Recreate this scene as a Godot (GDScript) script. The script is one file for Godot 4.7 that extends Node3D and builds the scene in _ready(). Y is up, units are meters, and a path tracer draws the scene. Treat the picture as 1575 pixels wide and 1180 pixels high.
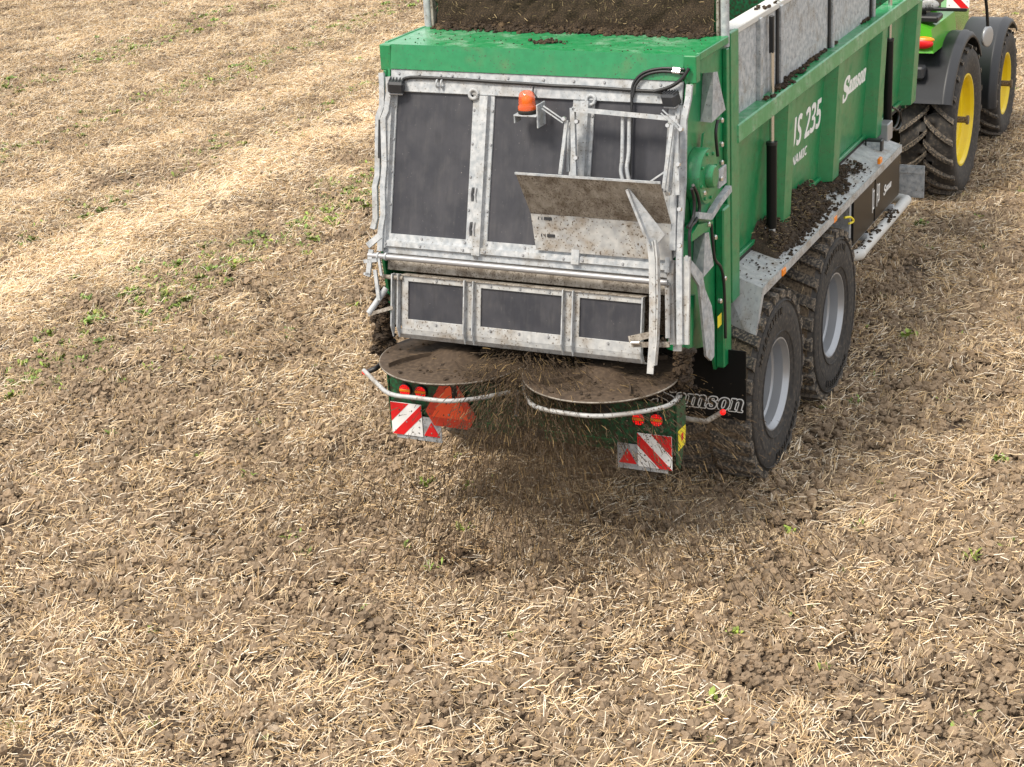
extends Node3D
# A stubble field with a manure spreader behind a tractor. Metres, y up; the spreader drives towards -z, its rear axle stands over the origin.

const FOC := 2786.427                     # focal length of the photograph in its own pixels (1575 x 1180)
const EYE := Vector3(5.7, 6.658, 14.179)
const TURN := Vector3(-21.333, 25.545, -3.097)
var look: Basis
var rng := RandomNumberGenerator.new()
var hill := FastNoiseLite.new()
var lump := FastNoiseLite.new()
var crumb := FastNoiseLite.new()
var patch := FastNoiseLite.new()
var M := {}

# ------------------------------------------------------------------ a pixel's ray cut with a plane
func ray(px: float, py: float) -> Vector3:
	return look * Vector3((px - 787.5) / FOC, -(py - 590.0) / FOC, -1.0)
func ux(px: float, py: float, x: float) -> Vector3:
	var d := ray(px, py)
	return EYE + d * ((x - EYE.x) / d.x)
func uy(px: float, py: float, y: float) -> Vector3:
	var d := ray(px, py)
	return EYE + d * ((y - EYE.y) / d.y)
func uz(px: float, py: float, z: float) -> Vector3:
	var d := ray(px, py)
	return EYE + d * ((z - EYE.z) / d.z)

# ------------------------------------------------------------------ shapes
func flat_st() -> SurfaceTool:
	var st := SurfaceTool.new()
	st.begin(Mesh.PRIMITIVE_TRIANGLES)
	st.set_smooth_group(-1)
	return st
func soft_st() -> SurfaceTool:
	var st := SurfaceTool.new()
	st.begin(Mesh.PRIMITIVE_TRIANGLES)
	st.set_smooth_group(0)
	return st
func done(st: SurfaceTool) -> ArrayMesh:
	st.generate_normals()
	return st.commit()
func tri(st: SurfaceTool, a: Vector3, b: Vector3, c: Vector3) -> void:
	st.add_vertex(a); st.add_vertex(b); st.add_vertex(c)
func face(st: SurfaceTool, pts: Array, cen: Vector3) -> void:
	# a convex face of a convex solid round cen, turned so that its front looks outwards
	var n: Vector3 = (pts[1] - pts[0]).cross(pts[2] - pts[0])
	var p := pts.duplicate()
	if n.dot(pts[0] - cen) > 0.0:
		p.reverse()
	for i in range(1, p.size() - 1):
		tri(st, p[0], p[i], p[i + 1])
func hexa(st: SurfaceTool, q: Array) -> void:
	# eight corners: 0-3 one face, 4-7 the opposite face in the same order
	var c := Vector3.ZERO
	for v in q:
		c += v / 8.0
	face(st, [q[0], q[1], q[2], q[3]], c)
	face(st, [q[4], q[5], q[6], q[7]], c)
	for i in 4:
		var j := (i + 1) % 4
		face(st, [q[i], q[j], q[j + 4], q[i + 4]], c)
func slab(st: SurfaceTool, a: Vector3, b: Vector3, c: Vector3, d: Vector3, t: Vector3) -> void:
	hexa(st, [a, b, c, d, a + t, b + t, c + t, d + t])
func cbox(st: SurfaceTool, xf: Transform3D, s: Vector3, ch := 0.004) -> void:
	# a box with chamfered edges
	var h := s / 2.0
	ch = min(ch, min(h.x, min(h.y, h.z)) * 0.45)
	var cen := xf.origin
	var V := {}
	for sx in [-1, 1]:
		for sy in [-1, 1]:
			for sz in [-1, 1]:
				var k := Vector3(sx, sy, sz)
				V[[sx, sy, sz, 0]] = xf * (k * Vector3(h.x, h.y - ch, h.z - ch))
				V[[sx, sy, sz, 1]] = xf * (k * Vector3(h.x - ch, h.y, h.z - ch))
				V[[sx, sy, sz, 2]] = xf * (k * Vector3(h.x - ch, h.y - ch, h.z))
				face(st, [V[[sx, sy, sz, 0]], V[[sx, sy, sz, 1]], V[[sx, sy, sz, 2]]], cen)
	for s1 in [-1, 1]:
		face(st, [V[[s1, -1, -1, 0]], V[[s1, 1, -1, 0]], V[[s1, 1, 1, 0]], V[[s1, -1, 1, 0]]], cen)
		face(st, [V[[-1, s1, -1, 1]], V[[1, s1, -1, 1]], V[[1, s1, 1, 1]], V[[-1, s1, 1, 1]]], cen)
		face(st, [V[[-1, -1, s1, 2]], V[[1, -1, s1, 2]], V[[1, 1, s1, 2]], V[[-1, 1, s1, 2]]], cen)
		for s2 in [-1, 1]:
			face(st, [V[[s1, s2, -1, 0]], V[[s1, s2, 1, 0]], V[[s1, s2, 1, 1]], V[[s1, s2, -1, 1]]], cen)
			face(st, [V[[s1, -1, s2, 0]], V[[s1, 1, s2, 0]], V[[s1, 1, s2, 2]], V[[s1, -1, s2, 2]]], cen)
			face(st, [V[[-1, s1, s2, 1]], V[[1, s1, s2, 1]], V[[1, s1, s2, 2]], V[[-1, s1, s2, 2]]], cen)
func bx(st: SurfaceTool, x0: float, x1: float, y0: float, y1: float, z0: float, z1: float, ch := 0.004, xf := Transform3D()) -> void:
	cbox(st, xf * Transform3D(Basis(), Vector3((x0 + x1) / 2, (y0 + y1) / 2, (z0 + z1) / 2)), Vector3(abs(x1 - x0), abs(y1 - y0), abs(z1 - z0)), ch)
func prism(st: SurfaceTool, poly: PackedVector2Array, d0: float, d1: float, xf := Transform3D()) -> void:
	# an outline in x, y pushed from z = d0 to z = d1
	var p := poly.duplicate()
	if Geometry2D.is_polygon_clockwise(p):
		p.reverse()
	var lo: float = min(d0, d1)
	var hi: float = max(d0, d1)
	var t := Geometry2D.triangulate_polygon(p)
	for i in range(0, t.size(), 3):
		var a := p[t[i]]; var b := p[t[i + 1]]; var c := p[t[i + 2]]
		if (b - a).cross(c - a) < 0.0:
			var e := b; b = c; c = e
		tri(st, xf * Vector3(a.x, a.y, hi), xf * Vector3(c.x, c.y, hi), xf * Vector3(b.x, b.y, hi))
		tri(st, xf * Vector3(a.x, a.y, lo), xf * Vector3(b.x, b.y, lo), xf * Vector3(c.x, c.y, lo))
	for i in p.size():
		var a := p[i]; var b := p[(i + 1) % p.size()]
		var a0 := xf * Vector3(a.x, a.y, lo); var b0 := xf * Vector3(b.x, b.y, lo)
		var a1 := xf * Vector3(a.x, a.y, hi); var b1 := xf * Vector3(b.x, b.y, hi)
		tri(st, a0, a1, b1); tri(st, a0, b1, b0)
func frames(pts: Array, up := Vector3.UP) -> Array:
	var out := []
	var n := up
	for i in pts.size():
		var a: Vector3 = pts[max(i - 1, 0)]
		var b: Vector3 = pts[min(i + 1, pts.size() - 1)]
		var t := (b - a).normalized()
		n = n - t * n.dot(t)
		if n.length() < 0.01:
			n = t.cross(Vector3(0.3, 0.1, 0.9))
		n = n.normalized()
		out.append(Basis(t.cross(n), n, t))
	return out
func tube(st: SurfaceTool, pts: Array, r, seg := 10) -> void:
	var fr := frames(pts)
	var rings := []
	for i in pts.size():
		var rr: float = r[i] if r is Array else r
		var ring := []
		for k in seg:
			var a := TAU * k / seg
			ring.append(pts[i] + fr[i] * Vector3(cos(a) * rr, sin(a) * rr, 0))
		rings.append(ring)
	for i in pts.size() - 1:
		for k in seg:
			var j := (k + 1) % seg
			face(st, [rings[i][k], rings[i][j], rings[i + 1][j], rings[i + 1][k]], (pts[i] + pts[i + 1]) / 2)
	st.set_smooth_group(-1)
	face(st, rings[0], (pts[0] + pts[1]) / 2)
	face(st, rings[-1], (pts[-1] + pts[-2]) / 2)
	st.set_smooth_group(0)
func strap(st: SurfaceTool, pts: Array, wide: float, thick: float, up := Vector3.UP) -> void:
	# a flat bar along a path: wide across the frame's x, thick along up
	var fr := frames(pts, up)
	for i in pts.size() - 1:
		var q := []
		for e in [i, i + 1]:
			for c in [[-1, -1], [1, -1], [1, 1], [-1, 1]]:
				q.append(pts[e] + fr[e] * Vector3(c[0] * wide / 2, c[1] * thick / 2, 0))
		hexa(st, q)
func smooth(pts: Array, n := 5) -> Array:
	var out := []
	for i in pts.size() - 1:
		var p0: Vector3 = pts[max(i - 1, 0)]; var p1: Vector3 = pts[i]; var p2: Vector3 = pts[i + 1]; var p3: Vector3 = pts[min(i + 2, pts.size() - 1)]
		for k in n:
			out.append(p1.cubic_interpolate(p2, p0, p3, float(k) / n))
	out.append(pts[-1])
	return out
func lathe(st: SurfaceTool, prof: Array, seg := 32, xf := Transform3D(), a0 := 0.0, a1 := TAU, sharp := false) -> void:
	# profile of Vector2(along, radius), turned round the x axis; sharp keeps a crease at every point of the profile
	for i in prof.size() - 1:
		if sharp:
			st.set_smooth_group(i + 1)
		var p: Vector2 = prof[i]; var q: Vector2 = prof[i + 1]
		for k in seg:
			var s: float = lerp(a0, a1, float(k) / seg); var t: float = lerp(a0, a1, float(k + 1) / seg)
			var A := xf * Vector3(p.x, p.y * cos(s), p.y * sin(s)); var B := xf * Vector3(p.x, p.y * cos(t), p.y * sin(t))
			var C := xf * Vector3(q.x, q.y * cos(t), q.y * sin(t)); var D := xf * Vector3(q.x, q.y * cos(s), q.y * sin(s))
			if p.y > 1e-5:
				tri(st, A, C, B)
			if q.y > 1e-5:
				tri(st, A, D, C)
func rod(st: SurfaceTool, a: Vector3, b: Vector3, r: float, seg := 12) -> void:
	tube(st, [a, b], r, seg)
func stone_mesh(r: float, rough: float, seed_no: int, flatness := 0.7, rings := 5, segs := 8) -> ArrayMesh:
	var st := soft_st()
	lumpy(st, Transform3D(), r, rough, seed_no, flatness, rings, segs)
	return done(st)
func lumpy(st: SurfaceTool, xf: Transform3D, r: float, rough: float, seed_no: int, flatness := 0.7, rings := 5, segs := 8) -> void:
	var nz := FastNoiseLite.new()
	nz.seed = seed_no
	nz.frequency = 1.1
	var grid := []
	for i in rings + 1:
		var row := []
		for k in segs:
			var th := PI * i / rings; var ph := TAU * k / segs
			var d := Vector3(sin(th) * cos(ph), cos(th), sin(th) * sin(ph))
			var q := d * r * (1.0 + rough * nz.get_noise_3dv(d * 1.6 + Vector3(seed_no, 0, 0)) * 1.8)
			row.append(xf * Vector3(q.x, q.y * flatness, q.z))
		grid.append(row)
	for i in rings:
		for k in segs:
			var j := (k + 1) % segs
			if i > 0:
				tri(st, grid[i][k], grid[i][j], grid[i + 1][j])
			if i < rings - 1 or i == 0:
				tri(st, grid[i][k], grid[i + 1][j], grid[i + 1][k])
			elif i == rings - 1:
				pass

# ------------------------------------------------------------------ nodes
func part(parent: Node, called: String, mesh: Mesh, m: Material, xf := Transform3D()) -> MeshInstance3D:
	var o := MeshInstance3D.new()
	o.name = called
	o.mesh = mesh
	o.material_override = m
	o.transform = xf
	parent.add_child(o, true)
	return o
func thing(called: String, label: String, category: String, at := Vector3.ZERO, group := "") -> Node3D:
	var o := Node3D.new()
	o.name = called
	o.position = at
	add_child(o, true)
	tag(o, label, category, group)
	return o
func tag(o: Node, label: String, category := "", group := "", kind := "") -> void:
	o.set_meta("label", label)
	if category: o.set_meta("category", category)
	if group: o.set_meta("group", group)
	if kind: o.set_meta("kind", kind)
func numbered(called: String, i: int) -> String:
	return called if i == 0 else "%s_%03d" % [called, i]

# ------------------------------------------------------------------ materials
func mat(col: Color, rough := 0.6, metal := 0.0) -> StandardMaterial3D:
	var m := StandardMaterial3D.new()
	m.albedo_color = col.linear_to_srgb()
	m.roughness = rough
	m.metallic = metal
	m.cull_mode = BaseMaterial3D.CULL_DISABLED
	return m
func ramp(stops: Array) -> Gradient:
	var g := Gradient.new()
	var off := PackedFloat32Array(); var col := PackedColorArray()
	for s in stops:
		off.append(s[0]); col.append((s[1] as Color).linear_to_srgb())
	g.offsets = off; g.colors = col
	return g
func noise_tex(freq: float, kind: int, stops: Array, size := 512, oct := 4, seed_no := 1, normal := 0.0) -> NoiseTexture2D:
	var n := FastNoiseLite.new()
	n.noise_type = kind
	n.frequency = freq
	n.fractal_octaves = oct
	n.seed = seed_no
	var t := NoiseTexture2D.new()
	t.width = size; t.height = size
	t.seamless = true
	t.noise = n
	if normal > 0.0:
		t.as_normal_map = true
		t.bump_strength = normal
	elif stops:
		t.color_ramp = ramp(stops)
	return t
func three(m: StandardMaterial3D, scale: float) -> StandardMaterial3D:
	m.uv1_triplanar = true
	m.uv1_scale = Vector3.ONE * scale
	return m
func grey(v: float) -> Color:
	return Color(v, v, v)

func paint(size: int, f: Callable) -> ImageTexture:
	var im := Image.create_empty(size, size, false, Image.FORMAT_RGB8)
	for y in size:
		for x in size:
			im.set_pixel(x, y, (f.call(float(x), float(y)) as Color).linear_to_srgb())
	return ImageTexture.create_from_image(im)
func field(seed_no: int, oct: int) -> FastNoiseLite:
	var n := FastNoiseLite.new()
	n.seed = seed_no
	n.frequency = 1.0
	n.noise_type = FastNoiseLite.TYPE_SIMPLEX_SMOOTH
	n.fractal_octaves = oct
	return n
func dirt_texture(seed_no: int, clean_a: Color, clean_b: Color, dirt: Color, stain: Color, amount: float) -> ImageTexture:
	# a sheet of clean_a and clean_b in fine mottles; stains and specks of dirt gather in some places
	var fine := field(seed_no, 4); var low := field(seed_no + 1, 3); var mid := field(seed_no + 2, 4); var dot := field(seed_no + 3, 2)
	return paint(640, func(x: float, y: float) -> Color:
		var c := clean_a.lerp(clean_b, clampf(0.5 + 0.9 * fine.get_noise_2d(x * 0.045, y * 0.045), 0.0, 1.0))
		var m := smoothstep(-0.15, 0.5, low.get_noise_2d(x * 0.009, y * 0.009) + amount - 0.35)
		c = c.lerp(stain, clampf(m * (0.35 + 0.9 * mid.get_noise_2d(x * 0.03, y * 0.03)), 0.0, 0.85))
		var d := dot.get_noise_2d(x * 0.16, y * 0.16)
		return c.lerp(dirt, smoothstep(0.0, 0.08, d - 0.62 + 0.42 * m * amount)))

func materials() -> void:
	var S := FastNoiseLite.TYPE_SIMPLEX_SMOOTH
	var CE := FastNoiseLite.TYPE_CELLULAR
	# hot-dip galvanised steel: spangle in three greys, with dull patches and dirt specks in the second layer
	var g := mat(Color(1, 1, 1), 1.0, 0.2)
	g.albedo_texture = dirt_texture(400, Color(0.29, 0.315, 0.34), Color(0.51, 0.52, 0.53), Color(0.09, 0.065, 0.045), Color(0.27, 0.25, 0.22), 0.32)
	g.roughness_texture = noise_tex(0.03, S, [[0.0, grey(0.3)], [1.0, grey(0.65)]], 256, 4, 8)
	M.galv = three(g, 0.45)
	g.uv1_offset = Vector3.ONE * 0.5
	var d := mat(Color(1, 1, 1), 0.55, 0.12)
	d.albedo_texture = dirt_texture(100, Color(0.33, 0.34, 0.35), Color(0.50, 0.50, 0.49), Color(0.08, 0.055, 0.035), Color(0.26, 0.215, 0.165), 0.5)
	M.galv_dirty = three(d, 0.36)
	d.uv1_offset = Vector3.ONE * 0.5
	var d2 := mat(Color(1, 1, 1), 0.75, 0.05)
	d2.albedo_texture = dirt_texture(200, Color(0.25, 0.22, 0.18), Color(0.40, 0.37, 0.33), Color(0.05, 0.034, 0.02), Color(0.075, 0.05, 0.03), 0.78)
	M.galv_mud = three(d2, 0.5)
	d2.uv1_offset = Vector3.ONE * 0.5
	# painted steel
	var gr := mat(Color(1, 1, 1), 0.16)
	gr.albedo_texture = dirt_texture(500, Color(0.003, 0.175, 0.056), Color(0.007, 0.215, 0.072), Color(0.045, 0.04, 0.022), Color(0.06, 0.18, 0.065), 0.36)
	gr.roughness_texture = noise_tex(0.02, S, [[0.0, grey(0.06)], [0.6, grey(0.10)], [1.0, grey(0.32)]], 512, 5, 6)
	gr.roughness = 1.0
	gr.metallic_specular = 0.6
	M.green = three(gr, 0.4)
	gr.uv1_offset = Vector3.ONE * 0.5
	var gd := mat(Color(1, 1, 1), 0.28)
	gd.albedo_texture = dirt_texture(300, Color(0.006, 0.225, 0.066), Color(0.04, 0.28, 0.11), Color(0.05, 0.045, 0.025), Color(0.22, 0.42, 0.27), 0.42)
	M.green_specked = three(gd, 0.36)
	gd.uv1_offset = Vector3.ONE * 0.5
	var gm := mat(Color(1, 1, 1), 0.4)
	gm.albedo_texture = noise_tex(0.05, S, [[0.0, Color(0.03, 0.02, 0.012)], [0.3, Color(0.03, 0.03, 0.016)], [0.45, Color(0.016, 0.06, 0.026)], [0.7, Color(0.012, 0.10, 0.04)], [1.0, Color(0.012, 0.14, 0.055)]], 512, 5, 25)
	M.green_muddy = three(gm, 0.8)
	# rubber sheet in the tailgate: dark, dusty in clouds
	var rb := mat(Color(1, 1, 1), 0.55)
	var cloud := field(601, 4); var run := field(602, 3); var dot := field(603, 1); var smear := field(604, 3)
	rb.albedo_texture = paint(640, func(x: float, y: float) -> Color:
		var c := Color(0.022, 0.023, 0.031).lerp(Color(0.050, 0.049, 0.057), clampf(0.35 + 0.9 * cloud.get_noise_2d(x * 0.011, y * 0.011), 0.0, 1.0))
		c = c.lerp(Color(0.075, 0.072, 0.074), clampf(0.28 * run.get_noise_2d(x * 0.09, y * 0.006) + 0.45 * smear.get_noise_2d(x * 0.03, y * 0.02), 0.0, 0.6))
		c = c.lerp(Color(0.015, 0.015, 0.018), clampf(0.8 * run.get_noise_2d(x * 0.04 + 90.0, y * 0.008) - 0.2, 0.0, 0.5))
		return c.lerp(Color(0.34, 0.32, 0.29), smoothstep(0.92, 1.0, dot.get_noise_2d(x * 0.19, y * 0.19) + 0.12 * cloud.get_noise_2d(x * 0.02 + 50.0, y * 0.02))))
	M.sheet = three(rb, 0.45)
	M.black = mat(Color(0.012, 0.012, 0.013), 0.45)
	M.black_paint = mat(Color(0.011, 0.011, 0.011), 0.32)
	M.black_paint.metallic_specular = 0.25
	M.plastic = mat(Color(0.026, 0.027, 0.031), 0.5)
	M.dark = mat(Color(0.02, 0.018, 0.015), 0.8)
	var ru := mat(Color(1, 1, 1), 0.8)
	ru.albedo_texture = noise_tex(0.02, S, [[0.0, Color(0.022, 0.020, 0.020)], [0.45, Color(0.034, 0.031, 0.029)], [0.7, Color(0.060, 0.051, 0.043)], [1.0, Color(0.16, 0.125, 0.092)]], 512, 5, 41)
	ru.normal_enabled = true
	ru.normal_texture = noise_tex(0.06, S, [], 256, 3, 43, 2.0)
	ru.normal_scale = 0.25
	M.rubber = three(ru, 1.5)
	var tr := mat(Color(1, 1, 1), 0.9)
	tr.albedo_texture = noise_tex(0.035, S, [[0.0, Color(0.03, 0.025, 0.02)], [0.3, Color(0.07, 0.055, 0.04)], [0.45, Color(0.15, 0.11, 0.072)], [0.7, Color(0.22, 0.165, 0.11)], [1.0, Color(0.32, 0.25, 0.17)]], 512, 5, 47)
	M.tread = three(tr, 1.6)
	var lug := mat(Color(1, 1, 1), 0.75)
	lug.albedo_texture = noise_tex(0.03, S, [[0.0, Color(0.03, 0.028, 0.026)], [0.42, Color(0.045, 0.041, 0.038)], [0.56, Color(0.13, 0.106, 0.082)], [0.68, Color(0.26, 0.205, 0.145)], [1.0, Color(0.38, 0.31, 0.22)]], 512, 5, 49)
	M.lug = three(lug, 1.9)
	M.rim = mat(Color(0.40, 0.41, 0.43), 0.36, 0.5)
	var ye := mat(Color(1, 1, 1), 0.3)
	ye.albedo_texture = noise_tex(0.02, S, [[0.0, Color(0.78, 0.56, 0.01)], [0.7, Color(0.80, 0.60, 0.015)], [1.0, Color(0.62, 0.44, 0.05)]], 256, 4, 51)
	M.yellow = three(ye, 1.0)
	M.lime = mat(Color(0.07, 0.33, 0.02), 0.15)
	M.white = mat(Color(0.82, 0.82, 0.81), 0.5)
	var wd := mat(Color(1, 1, 1), 0.55)
	wd.albedo_texture = noise_tex(0.04, S, [[0.0, Color(0.2, 0.16, 0.12)], [0.25, Color(0.58, 0.56, 0.53)], [0.5, Color(0.55, 0.55, 0.53)], [1.0, Color(0.50, 0.48, 0.44)]], 512, 5, 53)
	M.white_dirty = three(wd, 1.5)
	M.red = mat(Color(0.66, 0.012, 0.015), 0.4)
	M.orange = mat(Color(0.90, 0.10, 0.03), 0.4)
	M.orange_dark = mat(Color(0.55, 0.045, 0.02), 0.4)
	M.amber = mat(Color(0.85, 0.24, 0.01), 0.3)
	M.label_yellow = mat(Color(0.80, 0.66, 0.03), 0.5)
	M.chrome = mat(Color(0.62, 0.60, 0.58), 0.2, 0.9)
	M.steel = mat(Color(0.34, 0.34, 0.35), 0.45, 0.5)
	var mn := mat(Color(1, 1, 1), 0.92)
	mn.albedo_texture = noise_tex(0.05, S, [[0.0, Color(0.012, 0.007, 0.004)], [0.45, Color(0.030, 0.019, 0.010)], [0.65, Color(0.055, 0.034, 0.018)], [0.82, Color(0.09, 0.06, 0.03)], [1.0, Color(0.22, 0.16, 0.085)]], 512, 6, 61)
	mn.normal_enabled = true
	mn.normal_texture = noise_tex(0.06, S, [], 512, 5, 62, 6.0)
	mn.normal_scale = 1.0
	M.manure = three(mn, 2.2)
	var ds := mat(Color(1, 1, 1), 0.8)
	ds.albedo_texture = noise_tex(0.03, S, [[0.0, Color(0.035, 0.022, 0.013)], [0.5, Color(0.062, 0.040, 0.024)], [0.8, Color(0.095, 0.064, 0.04)], [1.0, Color(0.15, 0.105, 0.062)]], 512, 6, 65)
	M.disc = three(ds, 1.2)
	M.tinted = mat(Color(1, 1, 1), 0.9)
	M.tinted.vertex_color_use_as_albedo = true
	var cl := mat(Color(1, 1, 1), 0.95)
	cl.vertex_color_use_as_albedo = true
	cl.albedo_texture = noise_tex(0.06, S, [[0.0, grey(0.4)], [0.5, grey(0.85)], [1.0, grey(1.0)]], 256, 4, 81)
	cl.normal_enabled = true
	cl.normal_texture = noise_tex(0.05, S, [], 256, 4, 82, 8.0)
	cl.normal_scale = 1.2
	three(cl, 9.0)
	cl.uv1_world_triplanar = true
	M.clod = cl
	M.leaf = mat(Color(1, 1, 1), 0.6)
	M.leaf.vertex_color_use_as_albedo = true
	M.leaf.backlight = Color(0.25, 0.3, 0.1)

func _ready() -> void:
	# camera
	var cam := Camera3D.new()
	cam.name = "camera"
	cam.rotation_degrees = TURN
	cam.position = EYE
	cam.fov = 23.9105
	cam.near = 0.1
	cam.far = 2000.0
	add_child(cam)
	cam.current = true
	look = Basis.from_euler(Vector3(deg_to_rad(TURN.x), deg_to_rad(TURN.y), deg_to_rad(TURN.z)))
	# a bright overcast sky
	var sky := ProceduralSkyMaterial.new()
	sky.sky_top_color = Color(0.90, 0.93, 0.97).linear_to_srgb()
	sky.sky_horizon_color = Color(0.98, 0.98, 0.97).linear_to_srgb()
	sky.sky_curve = 0.2
	sky.ground_bottom_color = Color(0.2, 0.17, 0.13).linear_to_srgb()
	sky.ground_horizon_color = Color(0.5, 0.47, 0.42).linear_to_srgb()
	sky.sun_angle_max = 0.0
	var env := Environment.new()
	env.background_mode = Environment.BG_SKY
	env.sky = Sky.new()
	env.sky.sky_material = sky
	env.background_energy_multiplier = 0.44
	env.tonemap_mode = Environment.TONE_MAPPER_LINEAR
	env.tonemap_exposure = 3.05
	env.volumetric_fog_enabled = true        # only for the dust round the discs
	env.volumetric_fog_density = 0.0
	env.sdfgi_enabled = true
	env.ssao_enabled = true
	env.ssil_enabled = true
	var we := WorldEnvironment.new()
	we.name = "daylight"
	we.environment = env
	add_child(we)
	# the sun behind thin cloud, high over the left rear of the machine
	var sun := DirectionalLight3D.new()
	sun.name = "sun"
	sun.light_energy = 0.5
	sun.light_color = Color(1.0, 0.965, 0.91)
	sun.light_angular_distance = 16.0
	sun.shadow_enabled = true
	add_child(sun)
	sun.look_at_from_position(Vector3(-5.5, 18, 11), Vector3.ZERO)
	rng.seed = 20
	materials()
	make_ground()
	make_litter()
	make_spreader()
	make_tractor()
	make_manure()

# ------------------------------------------------------------------ the field
func ground_height(x: float, z: float) -> float:
	var h := hill.get_noise_2d(x, z) * 0.035
	var near: float = 1.0 if x > -31.0 and x < 9.0 and z > -29.0 and z < 10.0 else 0.0
	if near > 0.0:
		h += lump.get_noise_2d(x, z) * 0.045 + crumb.get_noise_2d(x, z) * 0.014
	# flattened where tramlines were rolled
	return h
func tram(x: float) -> float:
	# the pale, straw-strewn wheel tracks left of the machine and the swath near the corner
	return clampf(exp(-pow((x + 8.9) / 0.8, 2.0)) + 0.6 * exp(-pow((x + 11.5) / 0.55, 2.0)) + 0.3 * exp(-pow((x + 15.0) / 0.8, 2.0)) + 0.3 * exp(-pow((x + 18.5) / 0.8, 2.0)), 0.0, 1.0)
func greenness(x: float) -> float:
	return clampf(1.2 * exp(-pow((x + 6.75) / 0.5, 2.0)) + 0.8 * exp(-pow((x + 13.3) / 0.4, 2.0)) + 0.9 * exp(-pow((x + 16.8) / 0.5, 2.0)) + 0.5 * exp(-pow((x + 10.1) / 0.3, 2.0)), 0.0, 1.0)
func strawness(x: float, z: float) -> float:
	var s := 0.50 + 0.50 * tram(x) + 0.22 * patch.get_noise_2d(x, z * 0.45)
	s += 0.28 * clampf((z - 3.2 - 0.25 * x) / 3.0, 0.0, 1.0)          # the lighter corner nearest the eye
	s -= 0.14 * exp(-pow((x + 4.6) / 1.7, 2.0))                       # the cloddy strip beside the machine
	s += 0.10 * clampf((z - 2.6) / 1.5, 0.0, 1.0) * clampf(x + 1.0, 0.0, 1.0)
	s += 0.07 * clampf((-x - 1.0) / 3.0, 0.0, 1.0) + 0.05 * clampf((-x - 8.0) / 5.0, 0.0, 1.0)
	return clampf(s, 0.08, 1.0)

func make_ground() -> void:
	hill.seed = 4; hill.frequency = 0.25; hill.fractal_octaves = 2
	lump.seed = 9; lump.frequency = 2.6; lump.fractal_octaves = 3
	crumb.seed = 31; crumb.noise_type = FastNoiseLite.TYPE_CELLULAR; crumb.frequency = 6.0; crumb.fractal_octaves = 2
	patch.seed = 77; patch.frequency = 0.55; patch.fractal_octaves = 3
	var xs := axis([[-1200, 200], [-200, 30], [-50, 3], [-30, 0.16], [-14, 0.1], [-8, 0.065], [6, 0.3], [9, 3], [50, 30], [200, 200], [1200, 0]])
	var zs := axis([[-1200, 200], [-200, 30], [-50, 3], [-28, 0.18], [-14, 0.11], [-6, 0.065], [7.2, 0.3], [10, 3], [50, 30], [200, 200], [1200, 0]])
	var nx := xs.size(); var nz := zs.size()
	var v := PackedVector3Array(); var c := PackedColorArray(); var ix := PackedInt32Array()
	v.resize(nx * nz); c.resize(nx * nz)
	var soil := Color(0.085, 0.056, 0.034)
	for j in nz:
		for i in nx:
			var x: float = xs[i]; var z: float = zs[j]
			v[j * nx + i] = Vector3(x, ground_height(x, z), z)
			var t := 0.5 + 0.5 * lump.get_noise_2d(x * 1.7 + 40.0, z * 1.7)
			var k := soil.lerp(Color(0.13, 0.09, 0.058), t)
			k = k.lerp(Color(0.44, 0.355, 0.25), 0.7 * tram(x))
			if not seen(x, z):
				k = k.lerp(Color(0.40, 0.31, 0.205), 0.75)
			c[j * nx + i] = k
	for j in nz - 1:
		for i in nx - 1:
			var a := j * nx + i
			ix.append_array([a, a + 1, a + nx, a + 1, a + nx + 1, a + nx])
	var n := PackedVector3Array(); n.resize(nx * nz)
	for j in nz:
		for i in nx:
			var l := v[j * nx + max(i - 1, 0)]; var r := v[j * nx + min(i + 1, nx - 1)]
			var u := v[max(j - 1, 0) * nx + i]; var d := v[min(j + 1, nz - 1) * nx + i]
			n[j * nx + i] = (d - u).cross(r - l).normalized()
	var arr := []
	arr.resize(Mesh.ARRAY_MAX)
	arr[Mesh.ARRAY_VERTEX] = v; arr[Mesh.ARRAY_NORMAL] = n; arr[Mesh.ARRAY_COLOR] = c; arr[Mesh.ARRAY_INDEX] = ix
	var am := ArrayMesh.new()
	am.add_surface_from_arrays(Mesh.PRIMITIVE_TRIANGLES, arr)
	var gm := mat(Color(1, 1, 1), 0.95)
	gm.vertex_color_use_as_albedo = true
	gm.albedo_texture = noise_tex(0.05, FastNoiseLite.TYPE_SIMPLEX_SMOOTH, [[0.0, grey(0.45)], [0.5, grey(0.85)], [1.0, grey(1.0)]], 512, 5, 71)
	gm.normal_enabled = true
	gm.normal_texture = noise_tex(0.04, FastNoiseLite.TYPE_SIMPLEX_SMOOTH, [], 512, 5, 72, 8.0)
	three(gm, 1.3)
	gm.uv1_world_triplanar = true
	var g := part(self, "ground", am, gm)
	tag(g, "brown cloddy soil of a harvested stubble field", "ground", "", "structure")

func axis(bits: Array) -> PackedFloat32Array:
	var out := PackedFloat32Array()
	for i in bits.size() - 1:
		var a: float = bits[i][0]; var b: float = bits[i + 1][0]
		var n := int(ceil((b - a) / float(bits[i][1])))
		for k in n:
			out.append(a + (b - a) * k / n)
	out.append(bits[-1][0])
	return out

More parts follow.
